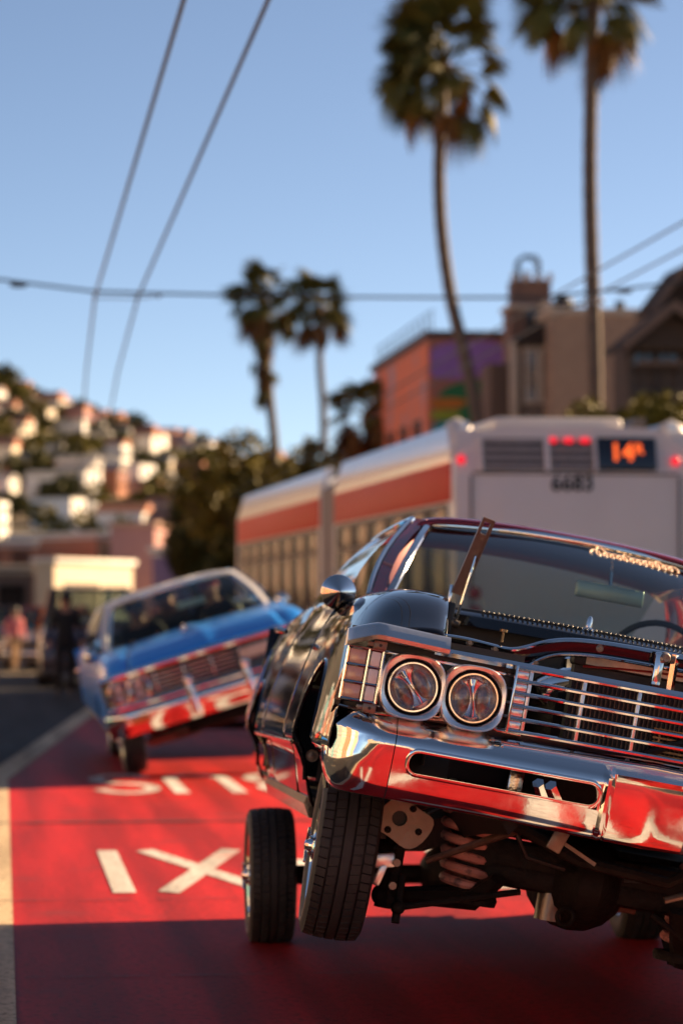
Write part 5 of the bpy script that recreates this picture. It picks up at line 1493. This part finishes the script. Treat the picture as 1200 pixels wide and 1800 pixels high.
for x, y, lb, sh, hat in ((.36, 2.56, 'driver in dark shirt and red cap at the wheel of the blue car', BLK, RED), (-.36, 2.56, 'passenger in dark clothes in the front seat of the blue car', BLK, None), (.0, 3.5, 'passenger in grey shirt in the back seat of the blue car', GRY, None)):
    person(lb, MB_ @ MT((x, y, .58)), 1.55, sit(), sh, DEN, SKIN, hat)
person('person in pink shirt and tan trousers walking across the street end', MT(at(27, 63)) @ Matrix.Rotation(R(25), 4, 'Z'), 1.45, stand(.10), PINK, TAN, SKIN)
person('person in dark clothes and orange scarf standing behind the blue car', MT(at(116, 46)), 1.68, stand(.03), BLK, BLK, SKIN)
person('person in black with an orange top near the dark van', MT(at(92, 58)), 1.7, stand(.05), ORG, BLK, SKIN2)
person('person in red shirt on the far corner beside the violet shop', MT(at(306, 112)), 1.72, stand(.06), RED, DEN, SKIN)
person('person in pink top on the far corner beside the trees', MT(at(280, 108)), 1.6, stand(.04), PINK, GRY, SKIN)
person('person in denim jacket on the far corner between the two others', MT(at(330, 116)), 1.75, stand(.05), DEN, BLK, SKIN2)

# ------------------------------------------------------------------ cars further up the street, and added unseen ones
def sedan(label, loc, rz, paint, roofpaint, tall=0, group=None):
    c = thing('parked_car', label, 'car', loc, rz, group)
    W2 = .88
    def sec(y, zt, w, zb=.22): return [(-w, y, zb), (-w * 1.02, y, zb + .28), (-w, y, zt - .14), (-w * .9, y, zt), (w * .9, y, zt), (w, y, zt - .14), (w * 1.02, y, zb + .28), (w, y, zb)]
    k = 1 + tall * .28
    G().loft([sec(y, zt * k, w) for y, zt, w in ((0, .62, .76), (.08, .70, .82), (.6, .80, .87), (1.25, .88, W2), (1.4, .92, W2), (3.3, .95, W2), (4.1, .92, .87), (4.45, .84, .82), (4.5, .6, .78))]).obj('body', paint, c, 40)
    zt = 1.42 * (1 + .24 * tall)
    cab = [(1.25 - .1 * tall, .90 * k, .80), (1.95 - .3 * tall, zt - .02, .62 + .08 * tall), (2.5, zt, .63 + .08 * tall), (3.3 + .6 * tall, zt - .02, .62 + .08 * tall), (4.1 + .25 * tall, .92 * k, .78)]
    G().loft([[(-w - .06 + .0, y, .85 * k), (-w, y, z), (w, y, z), (w + .06, y, .85 * k)] for y, z, w in cab]).obj('cabin_glass', M_GLASSD, c, 30)
    y0, y1 = cab[1][0], cab[3][0]; w = cab[1][2] + .02
    G().box((0, (y0 + y1) / 2, zt + .015), (2 * w, y1 - y0 + .06, .06), None, .025).obj('roof', roofpaint, c)
    for s in (-1, 1):
        G().tube([(s * (cab[0][2] + .02), cab[0][0], .9 * k), (s * w, y0, zt)], .03, 6).obj('pillar', roofpaint, c)
        G().tube([(s * (cab[0][2] + .03), 2.55, .9 * k), (s * w, 2.6, zt)], .035, 6).obj('pillar', roofpaint, c)
        G().tube([(s * cab[4][2], cab[4][0], .92 * k), (s * w, y1, zt)], .045, 6).obj('pillar', roofpaint, c)
        G().sph((s * .62, .05, .58 * k), (.16, .05, .075)).obj('headlight', M_REFLECTOR, c)
        G().sph((s * .97, 1.45, .98 * k), (.09, .06, .07)).obj('door_mirror', paint, c)
        for y in (.85, 3.55):
            wh_ = link('wheel', None, c, (s * .80, y, .32)); wh_.empty_display_size = .1
            G().lathe([(.19, -.1), (.30, -.1), (.32, -.06), (.32, .06), (.30, .1), (.19, .1)], 28, 'x').obj('tyre', M_RUBBER, wh_)
            G().lathe([(.001, -.08), (.1, -.09), (.19, -.08), (.195, .08), (.001, .08)], 20, 'x').obj('rim', M_STEEL, wh_)
    G().box((0, -.01, .58 * k), (.8, .05, .14), None, .02).obj('grille', M_SATBLACK, c)
    G().box((0, -.02, .36 * k), (1.6, .12, .16), None, .05).obj('front_bumper', paint if tall else M_CHROME2, c)
    return c
M_VAN = mat('dark_purple_paint', (.03, .018, .035), .3, 0, .8, var=.1); M_MAROON = mat('maroon_paint', (.28, .03, .03), .3, 0, .8, var=.1); M_GREYP = mat('mauve_grey_paint', (.2, .15, .15), .3, .2, .8, var=.1)
sedan('mauve-grey car with red roof waiting behind the blue car', at(62, 66), R(-12), M_GREYP, M_MAROON)
sedan('tall dark van with purple-black roof right behind the blue car', (at(150, 52)[0], 52, 0), R(-4), M_VAN, M_VAN, 1)
sedan('dark car at the street end beside the low shop', at(-30, 84), R(-20), mat('black_car_paint', (.012, .012, .014), .3, 0, .8, var=.1), M_VAN)
sedan('tall maroon car added out of view beside the black car to shade the lane under it', (5.0, 9.7, 0), 0, M_MAROON, M_VAN, 1)  # unseen car, added to keep low sun off the ground beneath the black car
sedan('bright blue car with white roof added out of view in the oncoming lane for reflections', (-4.6, 36, 0), R(180), M_BLUEPAINT, M_WHITEPAINT)  # unseen, added to give the black car's side coloured reflections
sedan('olive-yellow car added out of view beside the bright blue one for reflections', (-4.7, 43.0, 0), R(180), mat('olive_car_paint', (.30, .22, .03), .3, 0, .8, var=.1), M_WHITEPAINT)  # likewise unseen, added as a yellow reflection source
sedan('red car added out of view next to the olive-yellow one for reflections', (-4.8, 50.0, 0), R(180), M_BUSRED, M_BUSRED)  # likewise unseen, added as a red reflection source
